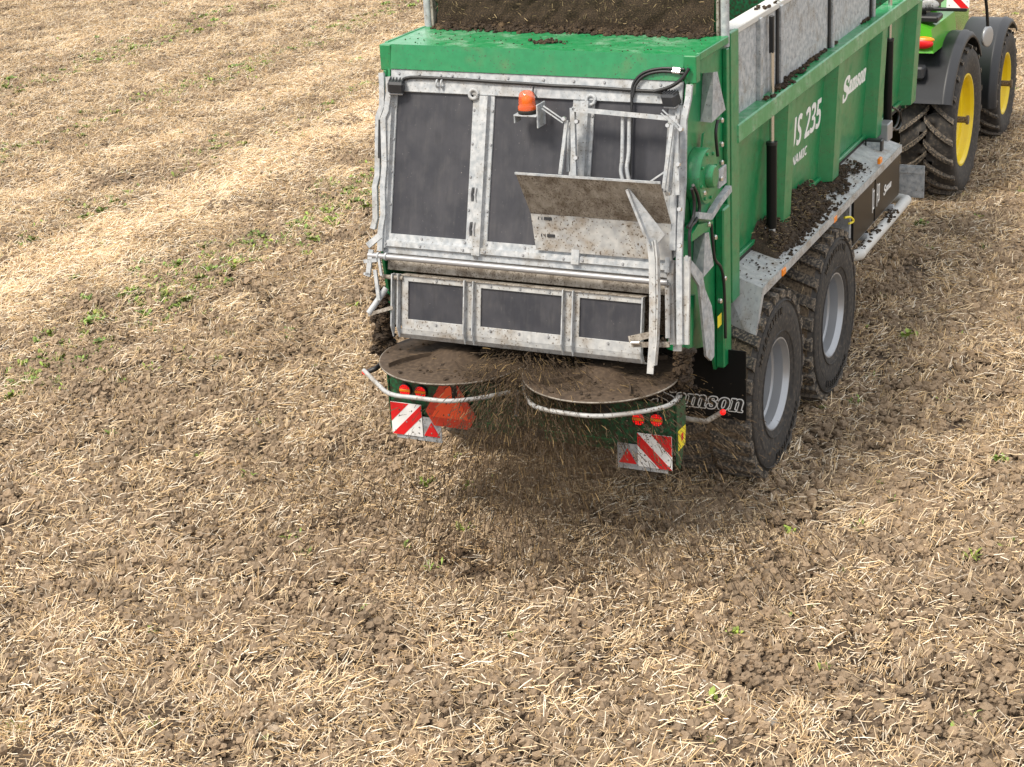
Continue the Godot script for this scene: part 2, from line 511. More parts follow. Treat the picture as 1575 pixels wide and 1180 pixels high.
func straw(st: SurfaceTool, at: Vector3, dir: Vector3, length: float, w: float, col: Color, bend := 0.0) -> void:
	# one stalk: a three-sided tapering prism in two lengths
	var side := dir.cross(Vector3.UP)
	if side.length() < 0.05:
		side = Vector3.RIGHT
	side = side.normalized()
	var up := side.cross(dir).normalized()
	var mid := at + dir * length * 0.5 + up * bend * length
	var p := [at, mid, at + dir * length]
	var rw := [w, w * 0.95, w * 0.7]
	st.set_color(col)
	var rings := []
	for i in 3:
		var ring := []
		for k in 3:
			var a := TAU * k / 3.0
			ring.append(p[i] + (side * cos(a) + up * sin(a)) * rw[i] * 0.5)
		rings.append(ring)
	for i in 2:
		for k in 3:
			var j := (k + 1) % 3
			face(st, [rings[i][k], rings[i][j], rings[i + 1][j], rings[i + 1][k]], (p[i] + p[i + 1]) / 2)
func straw_tone() -> Color:
	var t := rng.randf()
	var c: Color
	if t < 0.5:
		c = Color(0.76, 0.585, 0.375)
	elif t < 0.72:
		c = Color(0.63, 0.435, 0.225)
	elif t < 0.9:
		c = Color(0.84, 0.735, 0.585)
	else:
		c = Color(0.38, 0.265, 0.15)
	return c * rng.randf_range(0.85, 1.1)
func litter_mesh(n: int, spread: float) -> ArrayMesh:
	var st := flat_st()
	var main := rng.randf() * TAU
	for i in n:
		var a := main + rng.randfn(0.0, 0.9)
		var pitch := absf(rng.randfn(0.0, 0.22))
		var d := Vector3(cos(a) * cos(pitch), sin(pitch), sin(a) * cos(pitch))
		var l := rng.randf_range(0.02, 0.085) if rng.randf() < 0.86 else rng.randf_range(0.085, 0.19)
		var r := spread * sqrt(rng.randf()); var b := rng.randf() * TAU
		straw(st, Vector3(cos(b) * r, rng.randf_range(0.0, 0.05), sin(b) * r) - d * l * 0.5 + Vector3(0, d.y * l * 0.5, 0), d, l, rng.randf_range(0.0038, 0.0072), straw_tone(), rng.randfn(0.0, 0.05))
	return done(st)
func stubble_mesh(n: int) -> ArrayMesh:
	var st := flat_st()
	var lean := Vector3(0.18 + rng.randfn(0, 0.28), 0, -0.1 + rng.randfn(0, 0.28))
	for i in n:
		var d := (Vector3(rng.randfn(0, 0.3), 1.0, rng.randfn(0, 0.3)) + lean).normalized()
		straw(st, Vector3(rng.randfn(0, 0.022), -0.02, rng.randfn(0, 0.05)), d, rng.randf_range(0.06, 0.15), rng.randf_range(0.005, 0.0085), straw_tone(), rng.randfn(0.0, 0.03))
	return done(st)
func weed_mesh(n: int, blade: float) -> ArrayMesh:
	var st := flat_st()
	for i in n:
		var a := rng.randf() * TAU
		var e := rng.randf_range(0.25, 1.2)
		var d := Vector3(cos(a) * cos(e), sin(e), sin(a) * cos(e))
		var l := rng.randf_range(0.04, 0.12)
		var s := d.cross(Vector3.UP).normalized() * l * blade
		var o := Vector3(rng.randfn(0, 0.035), 0.0, rng.randfn(0, 0.035))
		var tip := o + d * l - Vector3(0, 0.2 * l, 0)
		var m := o + d * l * 0.55
		st.set_color(Color(0.17, 0.26, 0.05) * rng.randf_range(0.55, 1.5))
		tri(st, o, m - s, m + s)
		tri(st, m - s, tip, m + s)
	return done(st)
func crumbs_mesh(n: int, spread: float) -> ArrayMesh:
	var st := flat_st()
	for i in n:
		var r := spread * sqrt(rng.randf()); var b := rng.randf() * TAU
		var s: float = clampf(exp(rng.randfn(-4.1, 0.42)), 0.008, 0.038)
		st.set_color(Color(1, 1, 1).lerp(Color(1.0, 0.97, 0.93), rng.randf()) * rng.randf_range(0.55, 1.5))
		lumpy(st, Transform3D(Basis.from_euler(Vector3(0, rng.randf() * TAU, 0)), Vector3(cos(b) * r, s * 0.55 + rng.randf() * 0.015, sin(b) * r)), s, 0.55, rng.randi() % 1000, 0.9, 5, 7)
	return done(st)
func clod_mesh(k: int) -> ArrayMesh:
	var st := flat_st()
	st.set_color(Color.WHITE)
	lumpy(st, Transform3D(), 1.0, 0.6, 100 + k, 0.78, 7, 10)
	var a := done(st)
	return a
func scatter(called: String, label: String, meshes: Array, m: Material, spots: Array) -> void:
	# spots: [Transform3D, Color, which mesh]
	var root := Node3D.new()
	root.name = called
	add_child(root)
	tag(root, label, called.replace("_", " "), "", "stuff")
	for k in meshes.size():
		var mine := []
		for s in spots:
			if s[2] == k:
				mine.append(s)
		if mine.is_empty():
			continue
		var mm := MultiMesh.new()
		mm.transform_format = MultiMesh.TRANSFORM_3D
		mm.use_colors = true
		mm.mesh = meshes[k]
		mm.instance_count = mine.size()
		for i in mine.size():
			mm.set_instance_transform(i, mine[i][0])
			mm.set_instance_color(i, mine[i][1])
		var o := MultiMeshInstance3D.new()
		o.name = called + "_piece"
		o.multimesh = mm
		o.material_override = m
		o.set_meta("kind", "stuff")
		root.add_child(o, true)
func seen(x: float, z: float) -> bool:
	# the stretch of field in view, with a good step of margin on every side
	var d := look.inverse() * (Vector3(x, 0, z) - EYE)
	if d.z > -2.0:
		return false
	var px := 787.5 + FOC * d.x / -d.z
	var py := 590.0 - FOC * d.y / -d.z
	return px > -260.0 and px < 1835.0 and py > -60.0 and py < 1420.0
func lay(x: float, z: float, s: float, sink := 0.0) -> Transform3D:
	return Transform3D(Basis.from_euler(Vector3(0, rng.randf() * TAU, 0)).scaled(Vector3.ONE * s), Vector3(x, ground_height(x, z) - sink, z))
func under_tyre(x: float, z: float) -> bool:
	return z < 0.3 and z > -12.8 and absf(x) > 0.7 and absf(x) < 1.5

func make_litter() -> void:
	var litter := []; var stub := []; var weeds := []; var clods := []; var crumbs := []
	var straw_spots := []; var stub_spots := []; var weed_spots := []; var clod_spots := []; var crumb_spots := []
	for k in 6: litter.append(litter_mesh(54, 0.25))
	for k in 8: stub.append(stubble_mesh(5 + k))
	for k in 6: weeds.append(weed_mesh(8 + 5 * k, [0.06, 0.2, 0.1, 0.28, 0.05, 0.15][k]))
	for k in 6: clods.append(clod_mesh(k))
	for k in 5: crumbs.append(crumbs_mesh(56, 0.24))
	var area := 38.0 * 37.0
	for i in int(area * 52.0):
		var x := rng.randf_range(-31.0, 7.0); var z := rng.randf_range(-28.0, 9.0)
		if not seen(x, z):
			continue
		var s := strawness(x, z)
		var t := tram(x)
		if rng.randf() < s * (0.60 + 0.55 * t) * (1.0 - 0.15 * clampf(x - 1.0, 0.0, 1.0)):
			var tint := Color(1, 1, 1) * rng.randf_range(0.8, 1.12)
			tint = tint.lerp(Color(1.14, 1.15, 1.18), t)
			var xf := lay(x, z, rng.randf_range(0.8, 1.25), -0.012)
			straw_spots.append([xf, tint, rng.randi() % 6])
		if rng.randf() < 0.8 * (1.0 - 0.85 * t) * (0.5 + 0.75 * s):
			stub_spots.append([Transform3D(Basis.from_euler(Vector3(0, rng.randfn(0.0, 0.5), 0)).scaled(Vector3.ONE * rng.randf_range(0.7, 1.2)), Vector3(x, ground_height(x, z), z)), Color(1, 1, 1) * rng.randf_range(0.75, 1.1), rng.randi() % 8])
		for q in 1:
			if rng.randf() > 0.8 * (1.2 - s):
				continue
			x += rng.randfn(0.0, 0.09); z += rng.randfn(0.0, 0.09)
			var sz: float = clampf(exp(rng.randfn(-3.75, 0.36)), 0.014, 0.05)
			var k := Color(0.26, 0.185, 0.12).lerp(Color(0.48, 0.375, 0.27), rng.randf())
			clod_spots.append([Transform3D(Basis.from_euler(Vector3(rng.randf() * 0.6, rng.randf() * TAU, rng.randf() * 0.6)).scaled(Vector3(sz, sz, sz) * Vector3(1, rng.randf_range(0.75, 1.1), rng.randf_range(0.8, 1.3))), Vector3(x, ground_height(x, z) + sz * 0.25, z)), k, rng.randi() % 6])
		if rng.randf() < 0.62 * (1.25 - s) * (1.0 - 0.75 * t):
			crumb_spots.append([lay(x, z, rng.randf_range(0.8, 1.3)), Color(0.33, 0.238, 0.155) * rng.randf_range(0.8, 1.25), rng.randi() % 5])
		var gz := greenness(x) * clampf(0.65 + 1.8 * patch.get_noise_2d(x * 1.3 + 50.0, z * 0.7), 0.0, 1.0)
		if rng.randf() < 1.5 * gz + 0.02 + 0.5 * exp(-pow((x + 6.75) / 0.35, 2.0)):
			weed_spots.append([lay(x, z, rng.randf_range(0.4, 1.05), -0.025), Color(1, 1, 1).lerp(Color(1.25, 1.0, 0.8), rng.randf()) * rng.randf_range(0.6, 1.2), rng.randi() % 6])
	scatter("straw_litter", "pale chopped straw strewn over the stubble field", litter, M.tinted, straw_spots)
	scatter("stubble", "short upright golden straw stubble rooted in the field", stub, M.tinted, stub_spots)
	scatter("soil_clods", "rough brown clods of earth lying all over the field", clods, M.clod, clod_spots)
	scatter("soil_crumbs", "fine brown crumbs of earth lying between the clods", crumbs, M.clod, crumb_spots)
	scatter("weeds", "small bright green weeds sprouting in strips of the field", weeds, M.leaf, weed_spots)
	for q in [[876, 958, 0.022, "small whitish stone lying alone on straw behind the spreader", 0.5], [1188, 1106, 0.055, "round grey brown stone with a dark rim of soil under it", 0.22], [1437, 828, 0.03, "pale flat stone lying to the right of the rear wheel", 0.5], [1078, 1042, 0.045, "rough pale grey stone between clods and straw", 0.34]]:
		var o := uy(q[0], q[1], 0.03)
		var st := part(self, numbered("stone", ["876", "1188", "1437", "1078"].find(str(q[0]))), stone_mesh(q[2], 0.25, int(q[0]), 0.75, 8, 12), three(mat(Color(q[4], q[4] * 0.9, q[4] * 0.78), 0.9), 4.0), Transform3D(Basis(), Vector3(o.x, ground_height(o.x, o.z) + q[2] * 0.4, o.z)))
		tag(st, q[3], "stone", "stones in the field")
	print("litter ", straw_spots.size(), " stub ", stub_spots.size(), " clods ", clod_spots.size(), " weeds ", weed_spots.size())

# ------------------------------------------------------------------ the manure spreader
const G_O := Vector3(0, 3.79, 1.57)
var GT: Transform3D                     # the tailgate's leaning plane: x across, y up the gate, z out of it
var FT: Transform3D                     # the lower flap's plane
func ug(px: float, py: float, w: float) -> Vector3:
	var d := ray(px, py)
	var n := GT.basis.z
	return EYE + d * ((GT.origin + n * w - EYE).dot(n) / d.dot(n))
func bolt_mesh(r: float, h: float) -> ArrayMesh:
	var st := flat_st()
	lathe(st, [Vector2(h, 0.0), Vector2(h, r * 0.8), Vector2(h * 0.7, r), Vector2(0, r)], 6, Transform3D(Basis(Vector3(0, 0, 1), Vector3(0, 1, 0), Vector3(-1, 0, 0)), Vector3.ZERO))
	return done(st)
func text_mesh(words: String, h: float, depth: float, serif := false, bold := true) -> Array:
	# [mesh, scale transform that makes capitals h high and starts the line at x = 0 on the baseline]
	var f := SystemFont.new()
	f.font_names = PackedStringArray(["Droid Serif" if serif else "Droid Sans"])
	f.font_weight = 700 if bold else 400
	var t := TextMesh.new()
	t.text = words
	t.font = f
	t.font_size = 64
	t.pixel_size = 0.01
	t.depth = 0.02
	t.curve_step = 2.0
	var b := t.get_aabb()
	return [t, b]
func letters(parent: Node, words: String, o: Vector3, right: Vector3, up: Vector3, width: float, height: float, m: Material, called := "lettering") -> MeshInstance3D:
	# the words fill a box of width x height whose lower left corner is o
	var tm := text_mesh(words, 1.0, 0.01)
	var t: TextMesh = tm[0]
	var b: AABB = tm[1]
	var n := right.cross(up).normalized()
	var sx := width / b.size.x; var sy := height / b.size.y
	var xf := Transform3D(Basis(right.normalized() * sx, up.normalized() * sy, n * 0.15), o)
	xf = xf * Transform3D(Basis(), -b.position)
	return part(parent, called, t, m, xf)
func script_mesh(xf: Transform3D, w: float, h: float, grow := 0.0) -> ArrayMesh:
	# the maker's name in a slanted script: a tall first letter and five small ones; grow thickens it all round for an outline
	var st := SurfaceTool.new()
	for q in [["S", 0.0, 0.25, -0.22, 1.22], ["amson", 0.26, 0.74, 0.0, 0.66]]:
		var tm := text_mesh(q[0], 1.0, 0.01, true)
		var t: TextMesh = tm[0]
		var b: AABB = tm[1]
		var sx: float = w * q[2] / b.size.x; var sy: float = h * q[4] / b.size.y
		var base := Transform3D(Basis(Vector3(sx, 0, 0), Vector3(0.28 * sy, sy, 0), Vector3(0, 0, 0.12)), Vector3(w * q[1], h * q[3], 0)) * Transform3D(Basis(), -b.position)
		if grow <= 0.0:
			st.append_from(t, 0, xf * base)
		else:
			for k in 12:
				var a := TAU * k / 12.0
				st.append_from(t, 0, xf * Transform3D(Basis(), Vector3(cos(a) * grow, sin(a) * grow, -0.00004 * k)) * base)
	return st.commit()

func make_spreader() -> void:
	var v := Vector3(0, 1.44, -0.38).normalized()
	GT = Transform3D(Basis(Vector3.RIGHT, v, Vector3.RIGHT.cross(v)), G_O)
	var fv := Vector3(0, 0.52, -0.09).normalized()
	FT = Transform3D(Basis(Vector3.RIGHT, fv, Vector3.RIGHT.cross(fv)), Vector3(0, 2.2, 2.0))
	var sp := thing("manure_spreader", "green and galvanised manure spreader trailer with two spinning discs at its rear", "trailer")
	make_body(sp)
	make_rear_unit(sp)
	make_tailgate(sp)
	make_chute(sp)
	make_flap(sp)
	make_discs(sp)
	make_rear_beam(sp)
	make_running_gear(sp)

func make_body(sp: Node3D) -> void:
	var zr := 0.45; var zf := -6.05
	for s in [1, -1]:
		var st := flat_st()
		slab(st, Vector3(s * 1.165, 3.06, zr), Vector3(s * 1.165, 3.06, zf), Vector3(s * 1.09, 1.90, zf), Vector3(s * 1.09, 1.90, zr), Vector3(-s * 0.03, 0, 0))
		part(sp, "side_wall", done(st), M.green)
		# the upright ribs: a slanting rear cheek, a narrow outer face, a slanting front cheek
		for z in [-1.0, -2.68, -4.42, -6.05]:
			st = flat_st()
			var q := []
			for e in [[3.045, 0.0], [1.90, -0.075]]:
				var x0: float = 1.164 if e[0] > 2.5 else 1.089
				var xo: float = 1.272 if e[0] > 2.5 else 1.225
				q.append([Vector3(s * x0, e[0], z + 0.08), Vector3(s * xo, e[0], z), Vector3(s * xo, e[0], z - 0.225), Vector3(s * x0, e[0], z - 0.245)])
			hexa(st, q[0] + q[1])
			part(sp, "wall_rib", done(st), M.green)
		# a weld bead line and the two slanting stiffeners low on the wall
		st = flat_st()
		bx(st, s * 1.09, s * 1.13, 1.915, 1.955, zf, zr - 0.02, 0.01)
		part(sp, "foot_bead", done(st), M.green)
		st = flat_st()
		bx(st, s * 1.10, s * 1.285, 3.045, 3.205, zf - 0.08, zr + 0.02, 0.012)
		part(sp, "top_rail", done(st), M.green_specked if s > 0 else M.green)
		# raised galvanised boards above the rail
		var zs := [0.23, -0.42, -1.02, -2.72, -4.33] if s > 0 else [0.23, -1.02, -2.72, -4.33]
		for i in zs.size() - 1:
			st = flat_st()
			bx(st, s * 1.145, s * 1.165, 3.2, 3.875, zs[i + 1] + 0.02, zs[i] - 0.012, 0.003)
			part(sp, "side_board", done(st), M.galv)
			st = flat_st()
			bx(st, s * 1.13, s * 1.205, 3.19, 3.9, zs[i + 1] - 0.045, zs[i + 1] + 0.018, 0.006)
			part(sp, "board_post", done(st), M.galv)
			if s > 0 and i > 0:
				st = flat_st()
				bx(st, 1.166, 1.186, 3.195, 3.88, zs[i + 1] + 0.022, zs[i + 1] + 0.07, 0.002)
				part(sp, "rubber_seal", done(st), M.black)
		st = flat_st()
		bx(st, s * 1.03, s * 1.185, 3.875, 3.93, -4.4, 0.25, 0.008)
		part(sp, "board_cap", done(st), M.white_dirty)
		# corner post at the rear of the body
		st = flat_st()
		bx(st, s * 1.235, s * 1.275, 1.74, 3.97, 0.42, 0.62, 0.006)
		part(sp, "corner_post", done(st), M.green)
		st = flat_st()
		bx(st, s * 1.232, s * 1.256, 1.5, 3.94, 0.622, 0.718, 0.004)
		part(sp, "rubber_seal", done(st), M.black)
		st = flat_st()
		bx(st, s * 1.17, s * 1.231, 1.3, 3.86, 0.6, 0.68, 0.02)
		part(sp, "corner_tube", done(st), M.green)
	var st2 := flat_st()
	bx(st2, -1.16, 1.16, 1.85, 3.95, -6.1, -6.05, 0.006)
	part(sp, "head_board", done(st2), M.green_muddy)
	st2 = flat_st()
	bx(st2, -1.12, 1.12, 1.87, 1.93, -6.05, 0.6, 0.004)
	part(sp, "floor", done(st2), M.dark)
	# lift cylinders of the side boards
	for c in [[1187, 220, 350, 3.56], [1366.5, 62, 187, 3.35]]:
		var cy := Node3D.new()
		cy.name = "lift_cylinder"
		sp.add_child(cy, true)
		var cx0 := 1.212
		var a := ux(c[0], c[1], cx0); var b := ux(c[0], c[2], cx0)
		var zc := (a.z + b.z) / 2
		var st := soft_st()
		rod(st, Vector3(cx0, b.y, zc), Vector3(cx0, a.y, zc), 0.046, 20)
		part(cy, "barrel", done(st), M.black_paint)
		st = soft_st()
		rod(st, Vector3(cx0, a.y, zc), Vector3(cx0, c[3], zc), 0.021, 14)
		part(cy, "piston_rod", done(st), M.chrome)
		st = soft_st()
		rod(st, Vector3(cx0, a.y - 0.015, zc), Vector3(cx0, a.y + 0.012, zc), 0.05, 20)
		part(cy, "gland", done(st), M.black)
		st = flat_st()
		bx(st, 1.08, 1.24, b.y - 0.07, b.y + 0.005, zc - 0.03, zc + 0.03, 0.008)
		part(cy, "foot_bracket", done(st), M.galv)
		st = flat_st()
		bx(st, 1.19, cx0 + 0.018, c[3] - 0.01, 3.87, zc - 0.02, zc + 0.02, 0.006)
		part(cy, "head_bar", done(st), M.black)
	# lettering painted on the wall panels; the ribs hide the first letters
	var up := Vector3(0.075, 1.16, 0).normalized()
	var fwd := Vector3(0, 0, -1)
	letters(sp, "US 235", Vector3(1.1285, 2.475, -1.495), fwd, up, 1.05, 0.295, M.white)
	letters(sp, "DYNAMIC", Vector3(1.118, 2.305, -1.45), fwd, up, 0.67, 0.09, M.white)
	var wx := Transform3D(Basis(fwd, up, fwd.cross(up)), Vector3(1.1325, 2.555, -3.33))
	part(sp, "script_lettering", script_mesh(wx, 0.93, 0.20, 0.006), M.white)
	# mudguard ledge with its lip and the skirt behind the wheel
	for s in [1, -1]:
		var st := flat_st()
		slab(st, Vector3(s * 1.05, 1.90, 0.27), Vector3(s * 1.436, 1.785, 0.305), Vector3(s * 1.436, 1.775, -4.72), Vector3(s * 1.05, 1.90, -4.72), Vector3(0, -0.012, 0))
		slab(st, Vector3(s * 1.438, 1.789, 0.306), Vector3(s * 1.438, 1.779, -4.72), Vector3(s * 1.438, 1.70, -4.72), Vector3(s * 1.438, 1.71, 0.33), Vector3(-s * 0.008, 0, 0))
		part(sp, "mudguard", done(st), M.galv_dirty)
		st = flat_st()
		slab(st, Vector3(s * 1.05, 1.898, 0.275), Vector3(s * 1.438, 1.785, 0.31), Vector3(s * 1.438, 1.335, 0.585), Vector3(s * 1.20, 1.315, 0.55), Vector3(0, -0.004, -0.012))
		slab(st, Vector3(s * 1.441, 1.785, 0.31), Vector3(s * 1.441, 1.335, 0.585), Vector3(s * 1.441, 1.335, 0.53), Vector3(s * 1.441, 1.785, 0.24), Vector3(-s * 0.008, 0, 0))
		part(sp, "mudguard_skirt", done(st), M.galv_dirty)
		# tool cupboard with two black doors
		st = flat_st()
		bx(st, s * 0.95, s * 1.40, 1.20, 1.765, -4.74, -2.70, 0.006)
		part(sp, "tool_cupboard", done(st), M.galv)
		for d in [[-2.75, -3.585], [-3.625, -4.69]]:
			st = flat_st()
			bx(st, s * 1.4, s * 1.425, 1.235, 1.735, d[1], d[0], 0.006)
			part(sp, "cupboard_door", done(st), M.black_paint)
		st = soft_st()
		tube(st, smooth([Vector3(s * 1.30, 1.13, -2.72), Vector3(s * 1.45, 1.115, -2.85), Vector3(s * 1.455, 1.112, -3.1), Vector3(s * 1.455, 1.112, -4.75), Vector3(s * 1.43, 1.112, -4.92), Vector3(s * 1.25, 1.112, -4.98)], 5), 0.057, 16)
		part(sp, "guard_pipe", done(st), M.white_dirty)
		for z in [-3.3, -4.4]:
			st = flat_st()
			bx(st, s * 1.3, s * 1.44, 1.13, 1.2, z - 0.03, z + 0.03, 0.004)
			part(sp, "pipe_bracket", done(st), M.galv)
	var cx := Transform3D(Basis(fwd, Vector3.UP, Vector3.RIGHT), Vector3(1.4265, 1.43, -3.97))
	part(sp, "cupboard_lettering", script_mesh(cx, 0.33, 0.085), M.white)
	var sy := flat_st()
	for q in [[-3.50, -3.515, 1.36, 1.62], [-3.53, -3.575, 1.39, 1.41], [-3.53, -3.575, 1.57, 1.59], [-3.55, -3.565, 1.41, 1.57], [-3.68, -3.695, 1.38, 1.62], [-3.73, -3.745, 1.41, 1.60], [-3.695, -3.73, 1.49, 1.51], [-3.78, -3.795, 1.42, 1.60], [-3.745, -3.78, 1.585, 1.6], [-3.745, -3.78, 1.42, 1.435]]:
		bx(sy, 1.4262, 1.4285, q[2], q[3], q[1], q[0], 0.0005)
	part(sp, "cupboard_mark", done(sy), M.white)
	var st3 := flat_st()
	var pa := uz(1384, 253, -5.3); var pb := uz(1421, 305, -5.3)
	bx(st3, pa.x, pb.x, pb.y, pa.y, -5.31, -5.298, 0.002)
	bx(st3, pa.x, pb.x + 0.002, pa.y - 0.09, pa.y - 0.02, -5.297, -5.285, 0.002)
	part(sp, "end_plate", done(st3), M.galv)
	# work lamp on a bracket and small things in front of the cupboard
	st3 = flat_st()
	bx(st3, 1.15, 1.33, 1.80, 1.93, -4.35, -4.25, 0.012)
	part(sp, "step_lamp", done(st3), M.black)
	st3 = flat_st()
	bx(st3, 1.17, 1.31, 1.82, 1.91, -4.249, -4.243, 0.002)
	part(sp, "step_lamp_glass", done(st3), M.galv)
	for q in [[1354, 247, 1.43], [1284, 337, 1.43], [1205, 418, 1.44]]:
		st3 = flat_st()
		var o := ux(q[0], q[1], q[2])
		bx(st3, o.x - 0.02, o.x + 0.012, o.y - 0.03, o.y + 0.03, o.z - 0.05, o.z + 0.05, 0.006)
		part(sp, "side_reflector", done(st3), M.amber)
	st3 = soft_st()
	tube(st3, smooth([ux(1299, 335, 1.4), ux(1308, 334, 1.43), ux(1313, 340, 1.43), ux(1306, 344, 1.42)], 4), 0.012, 8)
	part(sp, "tie_strap", done(st3), M.label_yellow)
	# hydraulic hoses and valve at the front of the wall
	for h in [[[1372, 165], [1382, 172], [1380, 190], [1370, 203], [1362, 215]], [[1365, 190], [1378, 200], [1386, 190], [1384, 170]], [[1358, 215], [1352, 232], [1356, 245]]]:
		st3 = soft_st()
		var pts := []
		for q in h:
			pts.append(ux(q[0], q[1], 1.25))
		tube(st3, smooth(pts, 5), 0.014, 8)
		part(sp, "front_hose", done(st3), M.black)
	st3 = flat_st()
	var vb := ux(1362, 205, 1.25)
	bx(st3, vb.x - 0.06, vb.x + 0.05, vb.y - 0.08, vb.y + 0.12, vb.z - 0.12, vb.z + 0.1, 0.01)
	part(sp, "valve_block", done(st3), M.steel)

func make_rear_unit(sp: Node3D) -> void:
	var st := flat_st()
	# hood: roof sheet and the green face above the gate
	bx(st, -1.31, 1.31, 3.965, 3.985, 0.80, 1.57, 0.004)
	part(sp, "hood_roof", done(st), M.green_specked)
	st = flat_st()
	slab(st, Vector3(-1.225, 3.988, 1.572), Vector3(1.225, 3.988, 1.572), Vector3(1.225, 3.80, 1.61), Vector3(-1.225, 3.80, 1.61), Vector3(0, -0.004, -0.02))
	part(sp, "hood_face", done(st), M.green)
	for s in [1, -1]:
		st = flat_st()
		bx(st, s * 1.226, s * 1.325, 3.78, 3.984, 1.50, 1.59, 0.006)
		bx(st, s * 1.27, s * 1.30, 3.69, 3.78, 1.53, 1.60, 0.004)
		part(sp, "hood_corner", done(st), M.green)
		st = flat_st()
		bx(st, s * 1.29, s * 1.325, 3.93, 3.99, 0.82, 1.50, 0.006)
		part(sp, "hood_flange", done(st), M.green)
		# tall side plate of the spreading unit
		st = flat_st()
		var poly := PackedVector2Array([Vector2(1.56, 3.93), Vector2(0.72, 3.93), Vector2(0.72, 1.50), Vector2(0.86, 1.30), Vector2(1.02, 1.30), Vector2(1.12, 1.55), Vector2(1.85, 1.75), Vector2(1.94, 2.35), Vector2(1.60, 3.75)])
		var xf := Transform3D(Basis(Vector3(0, 0, 1), Vector3(0, 1, 0), Vector3(-1, 0, 0)), Vector3(s * 1.25, 0, 0))
		prism(st, poly, -0.012, 0.012, xf)
		part(sp, "side_plate", done(st), M.green)
	# chain case, gearbox and guards on the right side plate
	st = flat_st()
	bx(st, 1.263, 1.34, 1.32, 2.66, 0.86, 1.03, 0.012)
	part(sp, "chain_case", done(st), M.green)
	st = flat_st()
	bx(st, 1.262, 1.30, 1.29, 3.88, 0.73, 0.80, 0.006)
	part(sp, "edge_flange", done(st), M.green)
	var gc := ux(1090, 271, 1.377)
	var gx := Transform3D(Basis(), Vector3(1.265, gc.y, gc.z))
	var gb := Node3D.new()
	gb.name = "gearbox"
	sp.add_child(gb)
	st = soft_st()
	lathe(st, [Vector2(0, 0.215), Vector2(0.10, 0.215), Vector2(0.112, 0.205)], 40, gx)
	part(gb, "drum", done(st), M.green)
	st = flat_st()
	lathe(st, [Vector2(0.112, 0.208), Vector2(0.114, 0.0)], 40, gx)
	part(gb, "cover", done(st), M.green)
	st = soft_st()
	lathe(st, [Vector2(0.113, 0.09), Vector2(0.16, 0.085), Vector2(0.168, 0.075)], 28, gx)
	st.set_smooth_group(-1)
	lathe(st, [Vector2(0.168, 0.076), Vector2(0.169, 0.0)], 28, gx)
	part(gb, "boss", done(st), M.green)
	var bm := bolt_mesh(0.014, 0.014)
	var side := Basis(Vector3(0, 0, -1), Vector3(0, 1, 0), Vector3(1, 0, 0))
	for k in 8:
		var a := TAU * k / 8.0 + 0.2
		part(gb, "cover_bolt", bm, M.green, Transform3D(side, gx * Vector3(0.113, cos(a) * 0.18, sin(a) * 0.18)))
	st = flat_st()
	prism(st, PackedVector2Array([Vector2(gc.z - 0.06, gc.y + 0.19), Vector2(gc.z - 0.10, gc.y + 0.30), Vector2(gc.z - 0.14, gc.y + 0.30), Vector2(gc.z - 0.15, gc.y + 0.17)]), -0.008, 0.008, Transform3D(Basis(Vector3(0, 0, 1), Vector3(0, 1, 0), Vector3(-1, 0, 0)), Vector3(1.30, 0, 0)))
	part(gb, "lifting_eye", done(st), M.green)
	st = flat_st()
	prism(st, PackedVector2Array([Vector2(gc.z + 0.14, gc.y - 0.14), Vector2(gc.z - 0.14, gc.y - 0.16), Vector2(gc.z - 0.22, gc.y - 0.40), Vector2(gc.z - 0.10, gc.y - 0.45), Vector2(gc.z + 0.09, gc.y - 0.42)]), -0.03, 0.03, Transform3D(Basis(Vector3(0, 0, 1), Vector3(0, 1, 0), Vector3(-1, 0, 0)), Vector3(1.30, 0, 0)))
	part(gb, "mount", done(st), M.green)
	# galvanised guards: bent covers with a slanting front
	for q in [[3.82, 3.435, 1.33, 0.28], [2.63, 2.28, 1.57, 0.20]]:
		st = flat_st()
		var y1: float = q[0]; var y0: float = q[1]; var z1: float = q[2]; var dz: float = q[3]
		hexa(st, [Vector3(1.264, y0, z1 + 0.01), Vector3(1.264, y1 - 0.03, z1 - 0.06), Vector3(1.264, y1 - 0.05, z1 - 0.1), Vector3(1.264, y0 + 0.04, z1 - dz - 0.02), Vector3(1.355, y0 - 0.005, z1 + 0.005), Vector3(1.37, y1 - 0.005, z1), Vector3(1.37, y1 - 0.02, z1 - 0.09), Vector3(1.37, y0 + 0.03, z1 - dz)])
		part(sp, "guard_cover", done(st), M.galv)
	# grey bent link beside the gearbox and the long toggle arm below it
	st = flat_st()
	strap(st, [ux(1070, 331, 1.36), ux(1091, 333, 1.36), ux(1107, 308, 1.38), ux(1121, 290, 1.38)], 0.05, 0.05)
	part(sp, "bent_link", done(st), M.galv)
	st = flat_st()
	var hp := ux(1111, 268, 1.36)
	bx(st, hp.x - 0.01, hp.x + 0.01, hp.y - 0.09, hp.y + 0.06, hp.z - 0.08, hp.z + 0.1, 0.006)
	part(sp, "link_plate", done(st), M.galv)
	st = flat_st()
	var tp := PackedVector2Array()
	for q in [[1056, 393], [1079, 421], [1083, 445], [1093, 470], [1097, 500], [1097, 548], [1092, 555], [1085, 548], [1080, 500], [1074, 440], [1056, 411]]:
		var o := ux(q[0], q[1], 1.36)
		tp.append(Vector2(o.z, o.y))
	prism(st, tp, -0.01, 0.01, Transform3D(Basis(Vector3(0, 0, 1), Vector3(0, 1, 0), Vector3(-1, 0, 0)), Vector3(1.36, 0, 0)))
	part(sp, "toggle_arm", done(st), M.galv)
	st = flat_st()
	var tp2 := PackedVector2Array()
